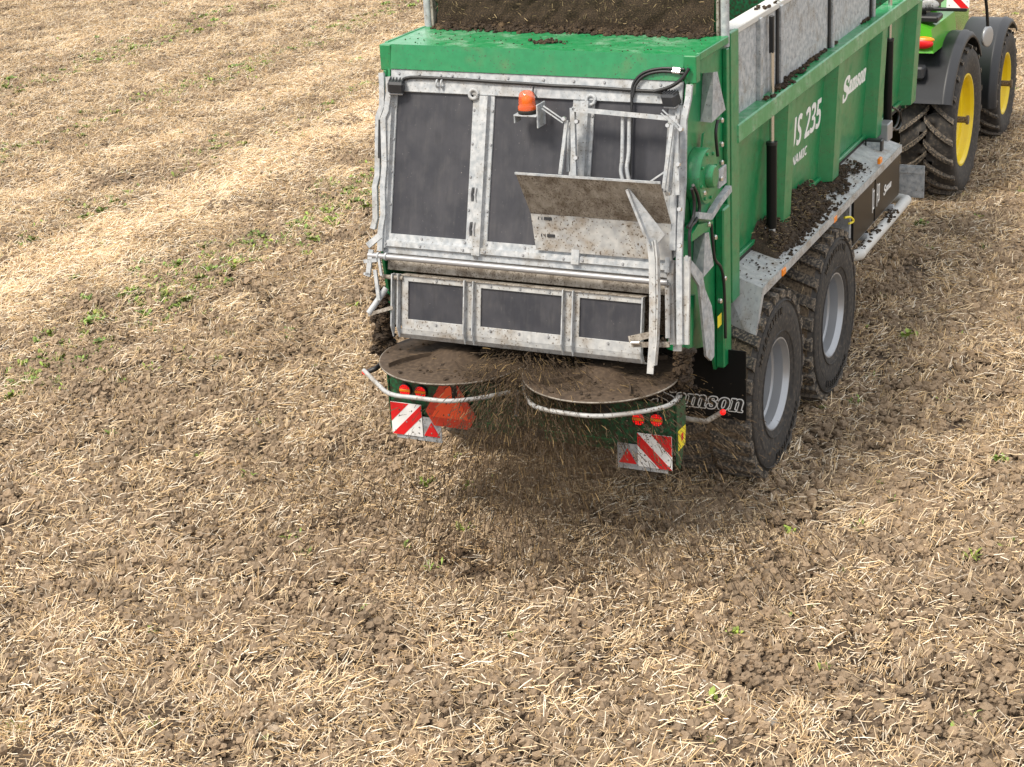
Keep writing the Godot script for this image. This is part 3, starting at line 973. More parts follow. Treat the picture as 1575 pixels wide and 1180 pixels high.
	for q in [[1059, 360], [1068, 345], [1091, 340], [1091, 347], [1059, 371]]:
		var o := ux(q[0], q[1], 1.34)
		tp2.append(Vector2(o.z, o.y))
	prism(st, tp2, -0.03, 0.06, Transform3D(Basis(Vector3(0, 0, 1), Vector3(0, 1, 0), Vector3(-1, 0, 0)), Vector3(1.34, 0, 0)))
	part(sp, "green_gusset", done(st), M.green)
	st = soft_st()
	rod(st, Vector3(1.20, 1.72, 1.72), Vector3(1.20, 2.14, 1.62), 0.10, 24)
	part(sp, "drive_motor", done(st), M.green)
	st = flat_st()
	var sp1 := ux(1107, 493, 1.342)
	bx(st, 1.3405, 1.3425, sp1.y - 0.05, sp1.y + 0.05, sp1.z - 0.05, sp1.z + 0.05, 0.0005)
	part(sp, "warning_sticker", done(st), M.label_yellow)
	for q in [[1098, 120, 1.3], [1107, 185, 1.3], [1107, 222, 1.3], [1107, 250, 1.35], [1106, 275, 1.36], [1097, 365, 1.36], [1105, 463, 1.35], [1112, 428, 1.33], [1080, 297, 1.36], [1087, 345, 1.36]]:
		part(sp, "large_bolt", bolt_mesh(0.022, 0.03), M.chrome, Transform3D(side, ux(q[0], q[1], q[2])))
	# hoses along the side plate
	for h in [[[1066, 285], [1073, 300], [1076, 322], [1070, 340], [1061, 355], [1061, 405]], [[1064, 290], [1068, 310], [1066, 335], [1058, 350]], [[1094, 345], [1097, 380], [1100, 400], [1108, 410], [1113, 430], [1115, 470], [1116, 520]], [[1104, 185], [1101, 205], [1104, 240]]]:
		st = soft_st()
		var pts := []
		for q in h:
			pts.append(ux(q[0], q[1], 1.37))
		tube(st, smooth(pts, 5), 0.013, 8)
		part(sp, "side_hose", done(st), M.black)
	# raised sluice door caked in manure, between two chromed guide rods
	st = soft_st()
	var nz := FastNoiseLite.new()
	nz.seed = 3; nz.frequency = 5.0; nz.fractal_octaves = 4
	var n := 90
	for i in n:
		for j in 44:
			var q := []
			for e in [[0, 0], [1, 0], [1, 1], [0, 1]]:
				var x: float = lerp(-1.2, 1.2, float(i + e[0]) / n); var y: float = lerp(3.86, 4.96, float(j + e[1]) / 44)
				q.append(Vector3(x, y, 0.79 + 0.03 * nz.get_noise_2d(x, y) + 0.012 * nz.get_noise_2d(x * 4.0 + 9.0, y * 4.0)))
			tri(st, q[0], q[3], q[2]); tri(st, q[0], q[2], q[1])
	var door := Node3D.new()
	door.name = "sluice_door"
	sp.add_child(door)
	part(door, "manure_crust", done(st), M.manure)
	st = flat_st()
	bx(st, -1.215, 1.215, 3.85, 4.97, 0.70, 0.765, 0.006)
	part(door, "door_leaf", done(st), M.green)
	for s in [-1, 1]:
		st = soft_st()
		rod(st, Vector3(s * 1.285, 3.9, 0.79), Vector3(s * 1.285, 5.0, 0.79), 0.034, 18)
		part(sp, "guide_rod", done(st), M.galv)
		st = flat_st()
		bx(st, s * 1.222, s * 1.245, 3.88, 5.0, 0.72, 0.82, 0.004)
		part(sp, "door_guide", done(st), M.galv_mud)
	# dark inside of the spreading chamber
	st = flat_st()
	bx(st, -1.2, 1.2, 1.62, 3.7, 0.9, 1.2, 0.01)
	part(sp, "chamber_wall", done(st), M.galv_mud)
	for k in 2:
		st = soft_st()
		rod(st, Vector3(-1.18, 2.2 + 0.75 * k, 1.42), Vector3(1.18, 2.2 + 0.75 * k, 1.42), 0.16, 16)
		part(sp, "beater_roller", done(st), M.manure)

func make_tailgate(sp: Node3D) -> void:
	var tg := Node3D.new()
	tg.name = "tailgate"
	sp.add_child(tg)
	var st := flat_st()
	bx(st, -1.225, 1.225, -0.175, 0.0, 0.0, 0.03, 0.004, GT)
	part(tg, "top_rail", done(st), M.galv)
	# stiles: flat flanges with a folded ridge
	for q in [[-1.245, -1.165, -1.225, -1.19], [-0.494, -0.308, -0.42, -0.352], [0.35, 0.528, 0.428, 0.492], [1.122, 1.245, 1.19, 1.225]]:
		st = flat_st()
		bx(st, q[0], q[1], -1.31, -0.176, 0.0, 0.022, 0.003, GT)
		var hp := PackedVector2Array([Vector2(q[2] - 0.012, 0.02), Vector2(q[2], 0.062), Vector2(q[3], 0.062), Vector2(q[3] + 0.012, 0.02)])
		prism(st, hp, 0.178, 1.42, GT * Transform3D(Basis(Vector3.RIGHT, Vector3(0, 0, 1), Vector3(0, -1, 0)), Vector3.ZERO))
		part(tg, "stile", done(st), M.galv)
	# bottom rail, a rolled channel
	st = flat_st()
	var bp := PackedVector2Array([Vector2(-1.304, 0.0), Vector2(-1.304, 0.024), Vector2(-1.352, 0.024), Vector2(-1.362, 0.05), Vector2(-1.405, 0.05), Vector2(-1.418, 0.024), Vector2(-1.462, 0.022), Vector2(-1.475, 0.0)])
	prism(st, bp, -1.225, 1.225, GT * Transform3D(Basis(Vector3(0, 1, 0), Vector3(0, 0, 1), Vector3.RIGHT), Vector3.ZERO))
	part(tg, "bottom_rail", done(st), M.galv)
	st = flat_st()
	bx(st, -1.20, 1.20, -1.60, -1.476, -0.045, -0.02, 0.004, GT)
	part(tg, "gate_lip", done(st), M.galv_mud)
	for q in [[-1.17, -0.49], [-0.312, 0.354], [0.524, 1.126]]:
		st = flat_st()
		bx(st, q[0], q[1], -1.308, -0.17, -0.012, 0.006, 0.002, GT)
		part(tg, "rubber_sheet", done(st), M.sheet)
	var bm := bolt_mesh(0.011, 0.01)
	for u in [-1.178, -0.48, -0.32, 0.362, 0.516, 1.136]:
		for v in [-0.29, -0.552, -0.81, -1.07]:
			part(tg, "bolt", bm, M.steel, GT * Transform3D(Basis(), Vector3(u, v, 0.022)))
	for u in [-1.19, -0.88, -0.5, -0.31, 0.02, 0.36, 0.52, 0.85]:
		for v in [-1.328, -1.385]:
			part(tg, "bolt", bm, M.steel, GT * Transform3D(Basis(), Vector3(u, v, 0.024 if v > -1.35 else 0.05)))
	for u in [-1.15, -0.97, -0.78, -0.68, -0.45, -0.2, 0.1, 0.35, 0.6, 0.85, 1.05]:
		part(tg, "bolt", bm, M.steel, GT * Transform3D(Basis(), Vector3(u, -0.035, 0.03)))
	for u in [-0.486, 0.50]:
		st = soft_st()
		var ring := []
		for k in 13:
			ring.append(GT * Vector3(u + cos(TAU * k / 12.0) * 0.036, -0.17 + sin(TAU * k / 12.0) * 0.036, 0.036))
		tube(st, ring, 0.014, 8)
		part(tg, "eyelet", done(st), M.galv)
	for q in [[-0.45, -0.945], [-0.41, -0.945], [-0.45, -1.215], [-0.41, -1.215]]:
		st = flat_st()
		prism(st, PackedVector2Array([Vector2(q[0] - 0.01, q[1]), Vector2(q[0] + 0.012, q[1] + 0.055), Vector2(q[0] + 0.005, q[1]), Vector2(q[0] + 0.012, q[1] - 0.055)]), 0.022, 0.075, GT)
		part(tg, "hook", done(st), M.steel)
	for u in [-0.80, -0.76]:
		st = soft_st()
		var ring := []
		for k in 9:
			ring.append(GT * Vector3(u, -0.10 + cos(TAU * k / 8.0) * 0.03, 0.045 + sin(TAU * k / 8.0) * 0.025))
		tube(st, ring, 0.008, 6)
		part(tg, "cable_loop", done(st), M.galv)
	# the long cross tube with its end levers
	st = soft_st()
	rod(st, GT * Vector3(-1.33, -1.49, 0.07), GT * Vector3(1.225, -1.497, 0.07), 0.024, 14)
	part(sp, "cross_tube", done(st), M.steel)
	for u in [-1.24, -1.17]:
		st = soft_st()
		rod(st, GT * Vector3(u - 0.008, -1.49, 0.07), GT * Vector3(u + 0.008, -1.49, 0.07), 0.032, 14)
		part(sp, "tube_collar", done(st), M.galv)
	# flat hanger bars at both ends of the gate
	var arms := [
		[[[587, 112], [588, 130], [588, 163], [582, 180], [581, 270], [577, 287], [578, 335], [574, 352]], 0.05],
		[[[598, 118], [599, 140], [595, 170], [590, 182], [592, 255], [589, 288], [590, 330], [586, 352], [585, 386]], 0.07],
		[[[1061, 130], [1059, 152], [1052, 186], [1051, 280], [1047, 345], [1045, 400], [1046, 530]], 0.08],
		[[[1036, 178], [1036, 260], [1036, 330], [1035, 385]], 0.10],
		[[[1046, 165], [1045, 250], [1043, 330], [1042, 395]], 0.03]]
	for a in arms:
		st = flat_st()
		var pts := []
		for q in a[0]:
			pts.append(ug(q[0], q[1], a[1]))
		strap(st, pts, 0.045, 0.03, GT.basis.z)
		part(sp, "hanger_bar", done(st), M.galv)
	st = soft_st()
	rod(st, ug(586, 184, 0.05), ug(585, 243, 0.05), 0.022, 10)
	part(sp, "gas_strut", done(st), M.black)
	# end levers left
	for a in [[[[560, 402], [580, 400]], 0.03], [[[571, 384], [566, 425]], 0.04], [[[566, 378], [585, 362]], 0.05], [[[560, 421], [570, 422]], 0.02], [[[577, 415], [583, 462]], 0.03], [[[582, 392], [587, 424]], 0.02]]:
		st = flat_st()
		var pts := []
		for q in a[0]:
			pts.append(ug(q[0], q[1], 0.08))
		strap(st, pts, a[1], 0.02, GT.basis.z)
		part(sp, "end_lever", done(st), M.galv)
	st = soft_st()
	rod(st, ug(567, 482, 0.1), ug(594, 443, 0.02), 0.024, 12)
	part(sp, "latch_rod", done(st), M.galv)
	st = soft_st()
	rod(st, ug(587, 425, 0.03), ug(620, 428, 0.03), 0.018, 10)
	part(sp, "latch_rod", done(st), M.galv_mud)
	st = flat_st()
	strap(st, [ug(566, 484, 0.1), ug(604, 473, 0.05)], 0.03, 0.015, GT.basis.z)
	part(sp, "latch_lever", done(st), M.galv_mud)
	# right lower brackets
	for a in [[[[1033, 400], [1031, 440], [1034, 530]], 0.05, 0.02], [[[1057, 395], [1055, 530]], 0.05, 0.05], [[[1027, 435], [1028, 520]], 0.035, 0.05], [[[1043, 402], [1042, 540]], 0.06, -0.02]]:
		st = flat_st()
		var pts := []
		for q in a[0]:
			pts.append(ug(q[0], q[1], a[2]))
		strap(st, pts, a[1], 0.03, GT.basis.z)
		part(sp, "lower_bracket", done(st), M.galv_dirty)
	# wiring loom, two work lamps, beacon
	st = soft_st()
	var loom := []
	for q in [[617, 127], [632, 119], [700, 122], [760, 126], [812, 129], [850, 132], [900, 134], [975, 139], [1010, 141], [1030, 145]]:
		loom.append(ug(q[0], q[1], 0.045))
	tube(st, smooth(loom, 4), 0.014, 8)
	part(sp, "wiring_loom", done(st), M.black)
	for h in [[[[1053, 107], [1020, 105], [992, 111], [977, 124], [972, 140], [972, 172]], 0.05, 0.011], [[[1052, 113], [1018, 110], [992, 116], [978, 130], [973, 150]], 0.06, 0.011], [[[1006, 141], [1030, 134], [1048, 122], [1060, 105]], 0.07, 0.014], [[[821, 133], [820, 142], [826, 150]], 0.06, 0.006], [[[972, 172], [970, 215], [969, 270]], 0.04, 0.010]]:
		st = soft_st()
		var pts := []
		for q in h[0]:
			pts.append(ug(q[0], q[1], h[1]))
		tube(st, smooth(pts, 5), h[2], 8)
		part(sp, "hose", done(st), M.black)
	for q in [[1047, 107, 0.05], [1046, 112, 0.06]]:
		st = soft_st()
		var o := ug(q[0], q[1], q[2])
		rod(st, o, o + Vector3(-0.06, 0.006, 0), 0.015, 10)
		part(sp, "hose_coupling", done(st), M.chrome)
	for q in [[609, 134, 0.3], [1030, 154, -0.35]]:
		var lamp := Node3D.new()
		lamp.name = "work_lamp"
		sp.add_child(lamp, true)
		var xf := Transform3D(GT.basis * Basis.from_euler(Vector3(0.5, q[2], 0)), ug(q[0], q[1], 0.09))
		st = flat_st()
		bx(st, -0.065, 0.065, -0.05, 0.05, -0.05, 0.03, 0.016, xf)
		for k in 5:
			bx(st, -0.056 + k * 0.026, -0.048 + k * 0.026, -0.045, 0.058, -0.06, 0.0, 0.002, xf)
		part(lamp, "housing", done(st), M.plastic)
		st = flat_st()
		bx(st, -0.055, 0.055, -0.058, -0.044, -0.03, 0.025, 0.003, xf)
		part(lamp, "lens", done(st), M.steel)
	var bc := Node3D.new()
	bc.name = "warning_beacon"
	sp.add_child(bc)
	var bo := ug(811, 168, 0.17)
	var upx := Transform3D(Basis(Vector3.UP, Vector3.RIGHT, Vector3(0, 0, -1)), bo)
	st = soft_st()
	lathe(st, [Vector2(0.0, 0.072), Vector2(0.03, 0.07), Vector2(0.034, 0.064), Vector2(0.06, 0.064), Vector2(0.10, 0.062), Vector2(0.128, 0.052), Vector2(0.142, 0.03), Vector2(0.146, 0.0)], 28, upx)
	var dome := mat(Color(0.90, 0.13, 0.012), 0.12)
	dome.transparency = BaseMaterial3D.TRANSPARENCY_ALPHA
	dome.albedo_color.a = 0.5
	part(bc, "dome", done(st), dome)
	st = soft_st()
	lathe(st, [Vector2(0.02, 0.0), Vector2(0.03, 0.04), Vector2(0.09, 0.04), Vector2(0.11, 0.0)], 16, upx)
	part(bc, "reflector", done(st), M.amber)
	st = soft_st()
	lathe(st, [Vector2(-0.03, 0.0), Vector2(-0.03, 0.07), Vector2(-0.002, 0.076), Vector2(0.002, 0.07)], 28, upx)
	part(bc, "base", done(st), M.dark)
	st = flat_st()
	bx(st, -0.085, 0.105, -0.042, -0.032, -0.07, 0.075, 0.003, Transform3D(Basis(), bo))
	bx(st, -0.09, -0.08, -0.10, -0.032, -0.06, 0.06, 0.003, Transform3D(Basis(), bo))
	bx(st, 0.10, 0.112, -0.13, 0.05, -0.09, 0.06, 0.003, Transform3D(Basis(), bo))
	part(bc, "bracket", done(st), M.galv)

func make_chute(sp: Node3D) -> void:
	# the tilting edge-spreading plate hung on the gate's right half
	var ch := Node3D.new()
	ch.name = "deflector_plate"
	sp.add_child(ch)
	var st := flat_st()
	var u0 := 0.10; var u1 := 1.24
	slab(st, GT * Vector3(u0, -0.75, 0.46), GT * Vector3(u1 + 0.01, -0.75, 0.46), GT * Vector3(u1, -1.053, 0.13), GT * Vector3(u0, -1.053, 0.13), GT.basis * Vector3(0, 0.006, -0.007))
	part(ch, "upper_plate", done(st), M.galv_mud)
	st = flat_st()
	slab(st, GT * Vector3(u0, -1.055, 0.13), GT * Vector3(u1, -1.055, 0.13), GT * Vector3(u1, -1.33, 0.055), GT * Vector3(u0 + 0.03, -1.335, 0.055), GT.basis * Vector3(0, 0.0, -0.008))
	part(ch, "lower_plate", done(st), M.galv_dirty)
	st = flat_st()
	slab(st, GT * Vector3(u0 - 0.002, -0.742, 0.472), GT * Vector3(u1 + 0.012, -0.742, 0.472), GT * Vector3(u1 + 0.012, -0.757, 0.468), GT * Vector3(u0 - 0.002, -0.757, 0.468), GT.basis * Vector3(0, 0.004, -0.02))
	part(ch, "rolled_edge", done(st), M.galv)
	for q in [[0.16, -1.085, 0.125], [0.18, -1.215, 0.09]]:
		for k in 3:
			st = flat_st()
			bx(st, q[0] + [0.0, 0.03, 0.05][k], q[0] + [0.006, 0.036, 0.115][k], q[1] - 0.012, q[1] + 0.012, q[2] - 0.012, q[2] + 0.002, 0.001, GT)
			part(ch, "slot", done(st), M.black)
	# folded fin and the channel arm that hangs below it
	st = flat_st()
	var a := ug(966, 288, 0.40); var b := ug(1023, 361, 0.25); var c := ug(1008, 378, 0.27); var d := ug(998, 378, 0.30)
	slab(st, a, b, c, d, GT.basis * Vector3(0, 0, -0.01))
	part(ch, "fin", done(st), M.galv)
	st = flat_st()
	strap(st, [ug(965, 291, 0.41), ug(1000, 378, 0.31)], 0.018, 0.05, GT.basis.z)
	part(ch, "fin_edge", done(st), M.galv)
	st = flat_st()
	var pl := [ug(1000, 372, 0.29), ug(1003, 400, 0.29), ug(1004, 470, 0.28), ug(1003, 530, 0.27), ug(1000, 575, 0.26)]
	for q in pl:
		pass
	strap(st, pl, 0.05, 0.012, GT.basis.z)
	for i in pl.size():
		pl[i] += Vector3(0.035 if i < 3 else 0.03, 0.01 if i < 4 else 0.06, -0.03)
	strap(st, pl, 0.012, 0.06, GT.basis.z)
	part(ch, "channel_arm", done(st), M.galv_dirty)
	# square-tube frame, rods and slotted links that carry the plate
	var runs := [
		["frame_tube", [[881, 168], [1040, 183]], 0.20, 0.036], ["frame_tube", [[881, 166], [884, 270]], 0.20, 0.036], ["frame_tube", [[1040, 183], [1043, 300]], 0.20, 0.03],
		["link_bar", [[872, 185], [862, 268]], 0.24, 0.026], ["link_bar", [[876, 188], [874, 264]], 0.17, 0.022],
		["link_bar", [[1034, 192], [1021, 290]], 0.26, 0.026], ["link_bar", [[1038, 195], [1030, 300]], 0.19, 0.022],
		["link_bar", [[995, 283], [1023, 264]], 0.22, 0.012],
		["slotted_link", [[836, 163], [868, 185]], 0.19, 0.008], ["slotted_link", [[834, 167], [866, 189]], 0.19, 0.008],
		["slotted_link", [[1019, 169], [1050, 198]], 0.22, 0.008], ["slotted_link", [[1017, 174], [1048, 203]], 0.22, 0.008]]
	for r in runs:
		st = flat_st()
		var pts := []
		for q in r[1]:
			pts.append(ug(q[0], q[1], r[2]))
		strap(st, pts, r[3], r[3] if r[0] != "slotted_link" else 0.016, GT.basis.z)
		part(ch, r[0], done(st), M.galv)
	for r in [[[958, 178], [957, 240], [955, 262], [958, 278]], [[968, 178], [967, 235], [964, 258], [968, 281]]]:
		st = soft_st()
		var pts := []
		for q in r:
			pts.append(ug(q[0], q[1], 0.17))
		tube(st, smooth(pts, 4), 0.015, 10)
		part(ch, "bent_pipe", done(st), M.galv)
	for q in [[888, 187, 0.22], [887, 243, 0.22], [868, 183, 0.25], [1028, 193, 0.24], [1048, 199, 0.24], [1044, 253, 0.22], [1028, 298, 0.26], [1046, 322, 0.2], [1046, 378, 0.2]]:
		part(ch, "pivot_bolt", bolt_mesh(0.02, 0.025), M.chrome, Transform3D(GT.basis, ug(q[0], q[1], q[2])))

func make_flap(sp: Node3D) -> void:
	var fl := Node3D.new()
	fl.name = "lower_flap"
	sp.add_child(fl)
	var st := flat_st()
	for q in [[-1.04, 1.035, -0.028, 0.017], [-1.04, 1.035, -0.42, -0.336], [-1.04, -0.985, -0.336, -0.028], [-0.482, -0.338, -0.336, -0.028], [0.368, 0.505, -0.336, -0.028], [1.01, 1.035, -0.336, -0.028]]:
		bx(st, q[0], q[1], q[2], q[3], 0.0, 0.014, 0.002, FT)
	part(fl, "frame_sheet", done(st), M.galv_dirty)
	st = flat_st()
	prism(st, PackedVector2Array([Vector2(-0.42, 0.014), Vector2(-0.46, 0.006), Vector2(-0.50, -0.03), Vector2(-0.515, -0.10), Vector2(-0.505, -0.10), Vector2(-0.485, -0.04), Vector2(-0.42, 0.0)]), -1.08, 1.035, FT * Transform3D(Basis(Vector3(0, 1, 0), Vector3(0, 0, 1), Vector3.RIGHT), Vector3.ZERO))
	part(fl, "rolled_lip", done(st), M.galv_dirty)
	st = flat_st()
	bx(st, -1.04, 1.035, 0.0172, 0.027, -0.06, 0.03, 0.002, FT)
	part(fl, "top_edge", done(st), M.galv_mud)
	for q in [[-1.0, -0.47], [-0.35, 0.38], [0.49, 1.02]]:
		st = flat_st()
		bx(st, q[0], q[1], -0.345, -0.02, -0.02, -0.002, 0.002, FT)
		part(fl, "rubber_sheet", done(st), M.sheet)
	for u in [-1.115, -1.06, -0.469, -0.392, 0.376, 0.461, 1.03]:
		st = flat_st()
		prism(st, PackedVector2Array([Vector2(0.027, 0.0), Vector2(0.027, 0.055), Vector2(-0.40, 0.06), Vector2(-0.49, 0.015), Vector2(-0.45, 0.0)]), u - 0.005, u + 0.005, FT * Transform3D(Basis(Vector3(0, 1, 0), Vector3(0, 0, 1), Vector3.RIGHT), Vector3.ZERO))
		part(fl, "stiffener", done(st), M.galv)
	var bm := bolt_mesh(0.011, 0.01)
	for u in [-0.73, 0.0, 0.75, -0.43, 0.42, -0.25, 0.25]:
		for v in [-0.005, -0.36]:
			part(fl, "bolt", bm, M.steel, FT * Transform3D(Basis(), Vector3(u, v, 0.014)))
	st = flat_st()
	bx(st, -1.115, -1.045, -0.40, 0.02, -0.03, -0.012, 0.002, FT)
	part(fl, "end_sheet", done(st), M.galv_dirty)
	# hinge lever at the right end
	st = flat_st()
	strap(st, [ug(968, 522, 0.2), ug(1000, 515, 0.2)], 0.05, 0.03, GT.basis.z)
	strap(st, [ug(972, 530, 0.2), ug(1030, 530, 0.16)], 0.04, 0.03, GT.basis.z)
	part(fl, "lever", done(st), M.galv_mud)
	st = soft_st()
	rod(st, ug(972, 527, 0.23), ug(984, 528, 0.23), 0.018, 10)
	part(fl, "lever_pin", done(st), M.chrome)

func make_discs(sp: Node3D) -> void:
	for s in [-1, 1]:
		var ds := Node3D.new()
		ds.name = "spreading_disc"
		sp.add_child(ds, true)
		var xf := Transform3D(Basis(Vector3.UP, Vector3.RIGHT, Vector3(0, 0, -1)), Vector3(s * 0.635, 1.545, 1.95))
		var st := soft_st()
		lathe(st, [Vector2(0.075, 0.0), Vector2(0.07, 0.12), Vector2(0.015, 0.22), Vector2(0.004, 0.4), Vector2(0.008, 0.61), Vector2(0.002, 0.62), Vector2(-0.014, 0.618), Vector2(-0.016, 0.3)], 64, xf)
		part(ds, "plate", done(st), M.disc)
		st = soft_st()
		lathe(st, [Vector2(0.004, 0.612), Vector2(0.003, 0.6225), Vector2(-0.007, 0.623), Vector2(-0.008, 0.612)], 64, xf)
		part(ds, "worn_rim", done(st), M.galv_mud)
		for k in 4:
			st = flat_st()
			var a: float = TAU * k / 4.0 + 0.45 * s
			var pts := []
			for t in 6:
				var r := 0.2 + 0.074 * t
				var b: float = a + 0.07 * t * s
				pts.append(xf.origin + Vector3(cos(b) * r, 0.03, sin(b) * r))
			strap(st, pts, 0.01, 0.035)
			part(ds, "throwing_vane", done(st), M.disc)
		st = soft_st()
		rod(st, xf.origin + Vector3(0, -0.35, 0), xf.origin + Vector3(0, 0.0, 0), 0.09, 18)
		part(ds, "spindle", done(st), M.dark)
	# curved guard pipes round the discs, with marker lamps
	for r in [[[560, 570], [580, 590], [600, 606], [640, 612], [690, 617], [740, 612], [785, 603]], [[805, 592], [812, 615], [830, 628], [880, 637], [920, 640], [960, 637], [1000, 631], [1030, 623], [1043, 610]]]:
		var st := soft_st()
		var pts := []
		for q in r:
			pts.append(uy(q[0], q[1], 1.42))
		tube(st, smooth(pts, 4), 0.0185, 12)
		part(sp, "disc_guard_pipe", done(st), M.galv_dirty)
	var st := soft_st()
	tube(st, smooth([uz(562, 573, 2.0), uz(576, 568, 1.98), uz(584, 562, 1.9)], 4), 0.022, 8)
	part(sp, "marker_arm", done(st), M.black)
	st = soft_st()
	tube(st, smooth([uz(1052, 643, 1.75), uz(1082, 648, 1.7), uz(1092, 645, 1.66), uz(1109, 635, 1.6)], 4), 0.022, 8)
	part(sp, "marker_arm", done(st), M.galv_mud)
	for q in [[561, 572, 2.02], [1112, 634, 1.61]]:
		st = soft_st()
		lumpy(st, Transform3D(Basis(), uz(q[0], q[1], q[2])), 0.024, 0.0, 1, 1.0, 8, 12)
		part(sp, "marker_lamp", done(st), lit_red())

func lit_red() -> StandardMaterial3D:
	if not M.has("lit_red"):
		var m := mat(Color(0.75, 0.012, 0.012), 0.25)
		m.emission_enabled = true
		m.emission = Color(1.0, 0.06, 0.05)
		m.emission_energy_multiplier = 0.35
		M.lit_red = m
	return M.lit_red
func hazard_board(parent: Node, x0: float, y0: float, z: float, w: float, dir: int) -> void:
	var b := Node3D.new()
	b.name = "hazard_board"
	parent.add_child(b, true)
	var st := flat_st()
	bx(st, x0, x0 + w, y0, y0 + w, z, z + 0.006, 0.001)
	part(b, "white_sheet", done(st), M.white)
	var sq := PackedVector2Array([Vector2(x0 + 0.001, y0 + 0.001), Vector2(x0 + w - 0.001, y0 + 0.001), Vector2(x0 + w - 0.001, y0 + w - 0.001), Vector2(x0 + 0.001, y0 + w - 0.001)])
	var c := Vector2(x0 + w / 2, y0 + w / 2)
	var n := Vector2(-dir, 1).normalized()
	var t := Vector2(1, dir).normalized()
	for k in [[-0.165, -0.0, 0], [0.17, 0.42, 0]]:
		var lo: float = k[0] * w * 1.0; var hi: float = k[1] * w * 1.0
		if k[0] < 0.0:
			lo = -0.26 * w; hi = 0.0
		else:
			lo = 0.28 * w; hi = 0.9 * w
		var band := PackedVector2Array([c + n * lo - t, c + n * lo + t, c + n * hi + t, c + n * hi - t])
		for p in Geometry2D.intersect_polygons(sq, band):
			st = flat_st()
			prism(st, p, z + 0.006, z + 0.0085)
			part(b, "red_stripe", done(st), M.red)
	for q in [[0.12, 0.12], [0.88, 0.12], [0.5, 0.42], [0.9, 0.3]]:
		part(b, "rivet", bolt_mesh(0.007, 0.004), M.steel, Transform3D(Basis(), Vector3(x0 + w * q[0], y0 + w * q[1], z + 0.0085)))
func tail_lamp(parent: Node, o: Vector3, lit: bool) -> void:
	var l := Node3D.new()
	l.name = "tail_lamp"
	parent.add_child(l, true)
	var xf := Transform3D(Basis(Vector3(0, 0, 1), Vector3.UP, Vector3(-1, 0, 0)), o)
	var st := soft_st()
	lathe(st, [Vector2(-0.02, 0.058), Vector2(0.016, 0.058), Vector2(0.02, 0.052)], 24, xf)
	part(l, "housing", done(st), M.black)
	st = flat_st()
	lathe(st, [Vector2(0.018, 0.0525), Vector2(0.021, 0.0)], 24, xf)
	part(l, "red_lens", done(st), M.red)
	st = flat_st()
	bx(st, -0.05, 0.05, -0.011, 0.011, 0.0, 0.024, 0.002, Transform3D(Basis(), o))
	part(l, "amber_bar", done(st), M.amber)
	for k in 5:
		for sy in [-1, 1]:
			for row in 2:
				if row == 1 and (k == 0 or k == 4):
					continue
				st = soft_st()
				lumpy(st, Transform3D(Basis(), o + Vector3((k - 2) * 0.018, sy * (0.024 + 0.016 * row), 0.021)), 0.0055, 0.0, 1, 1.0, 4, 6)
				part(l, "diode", done(st), lit_red() if lit else M.red)

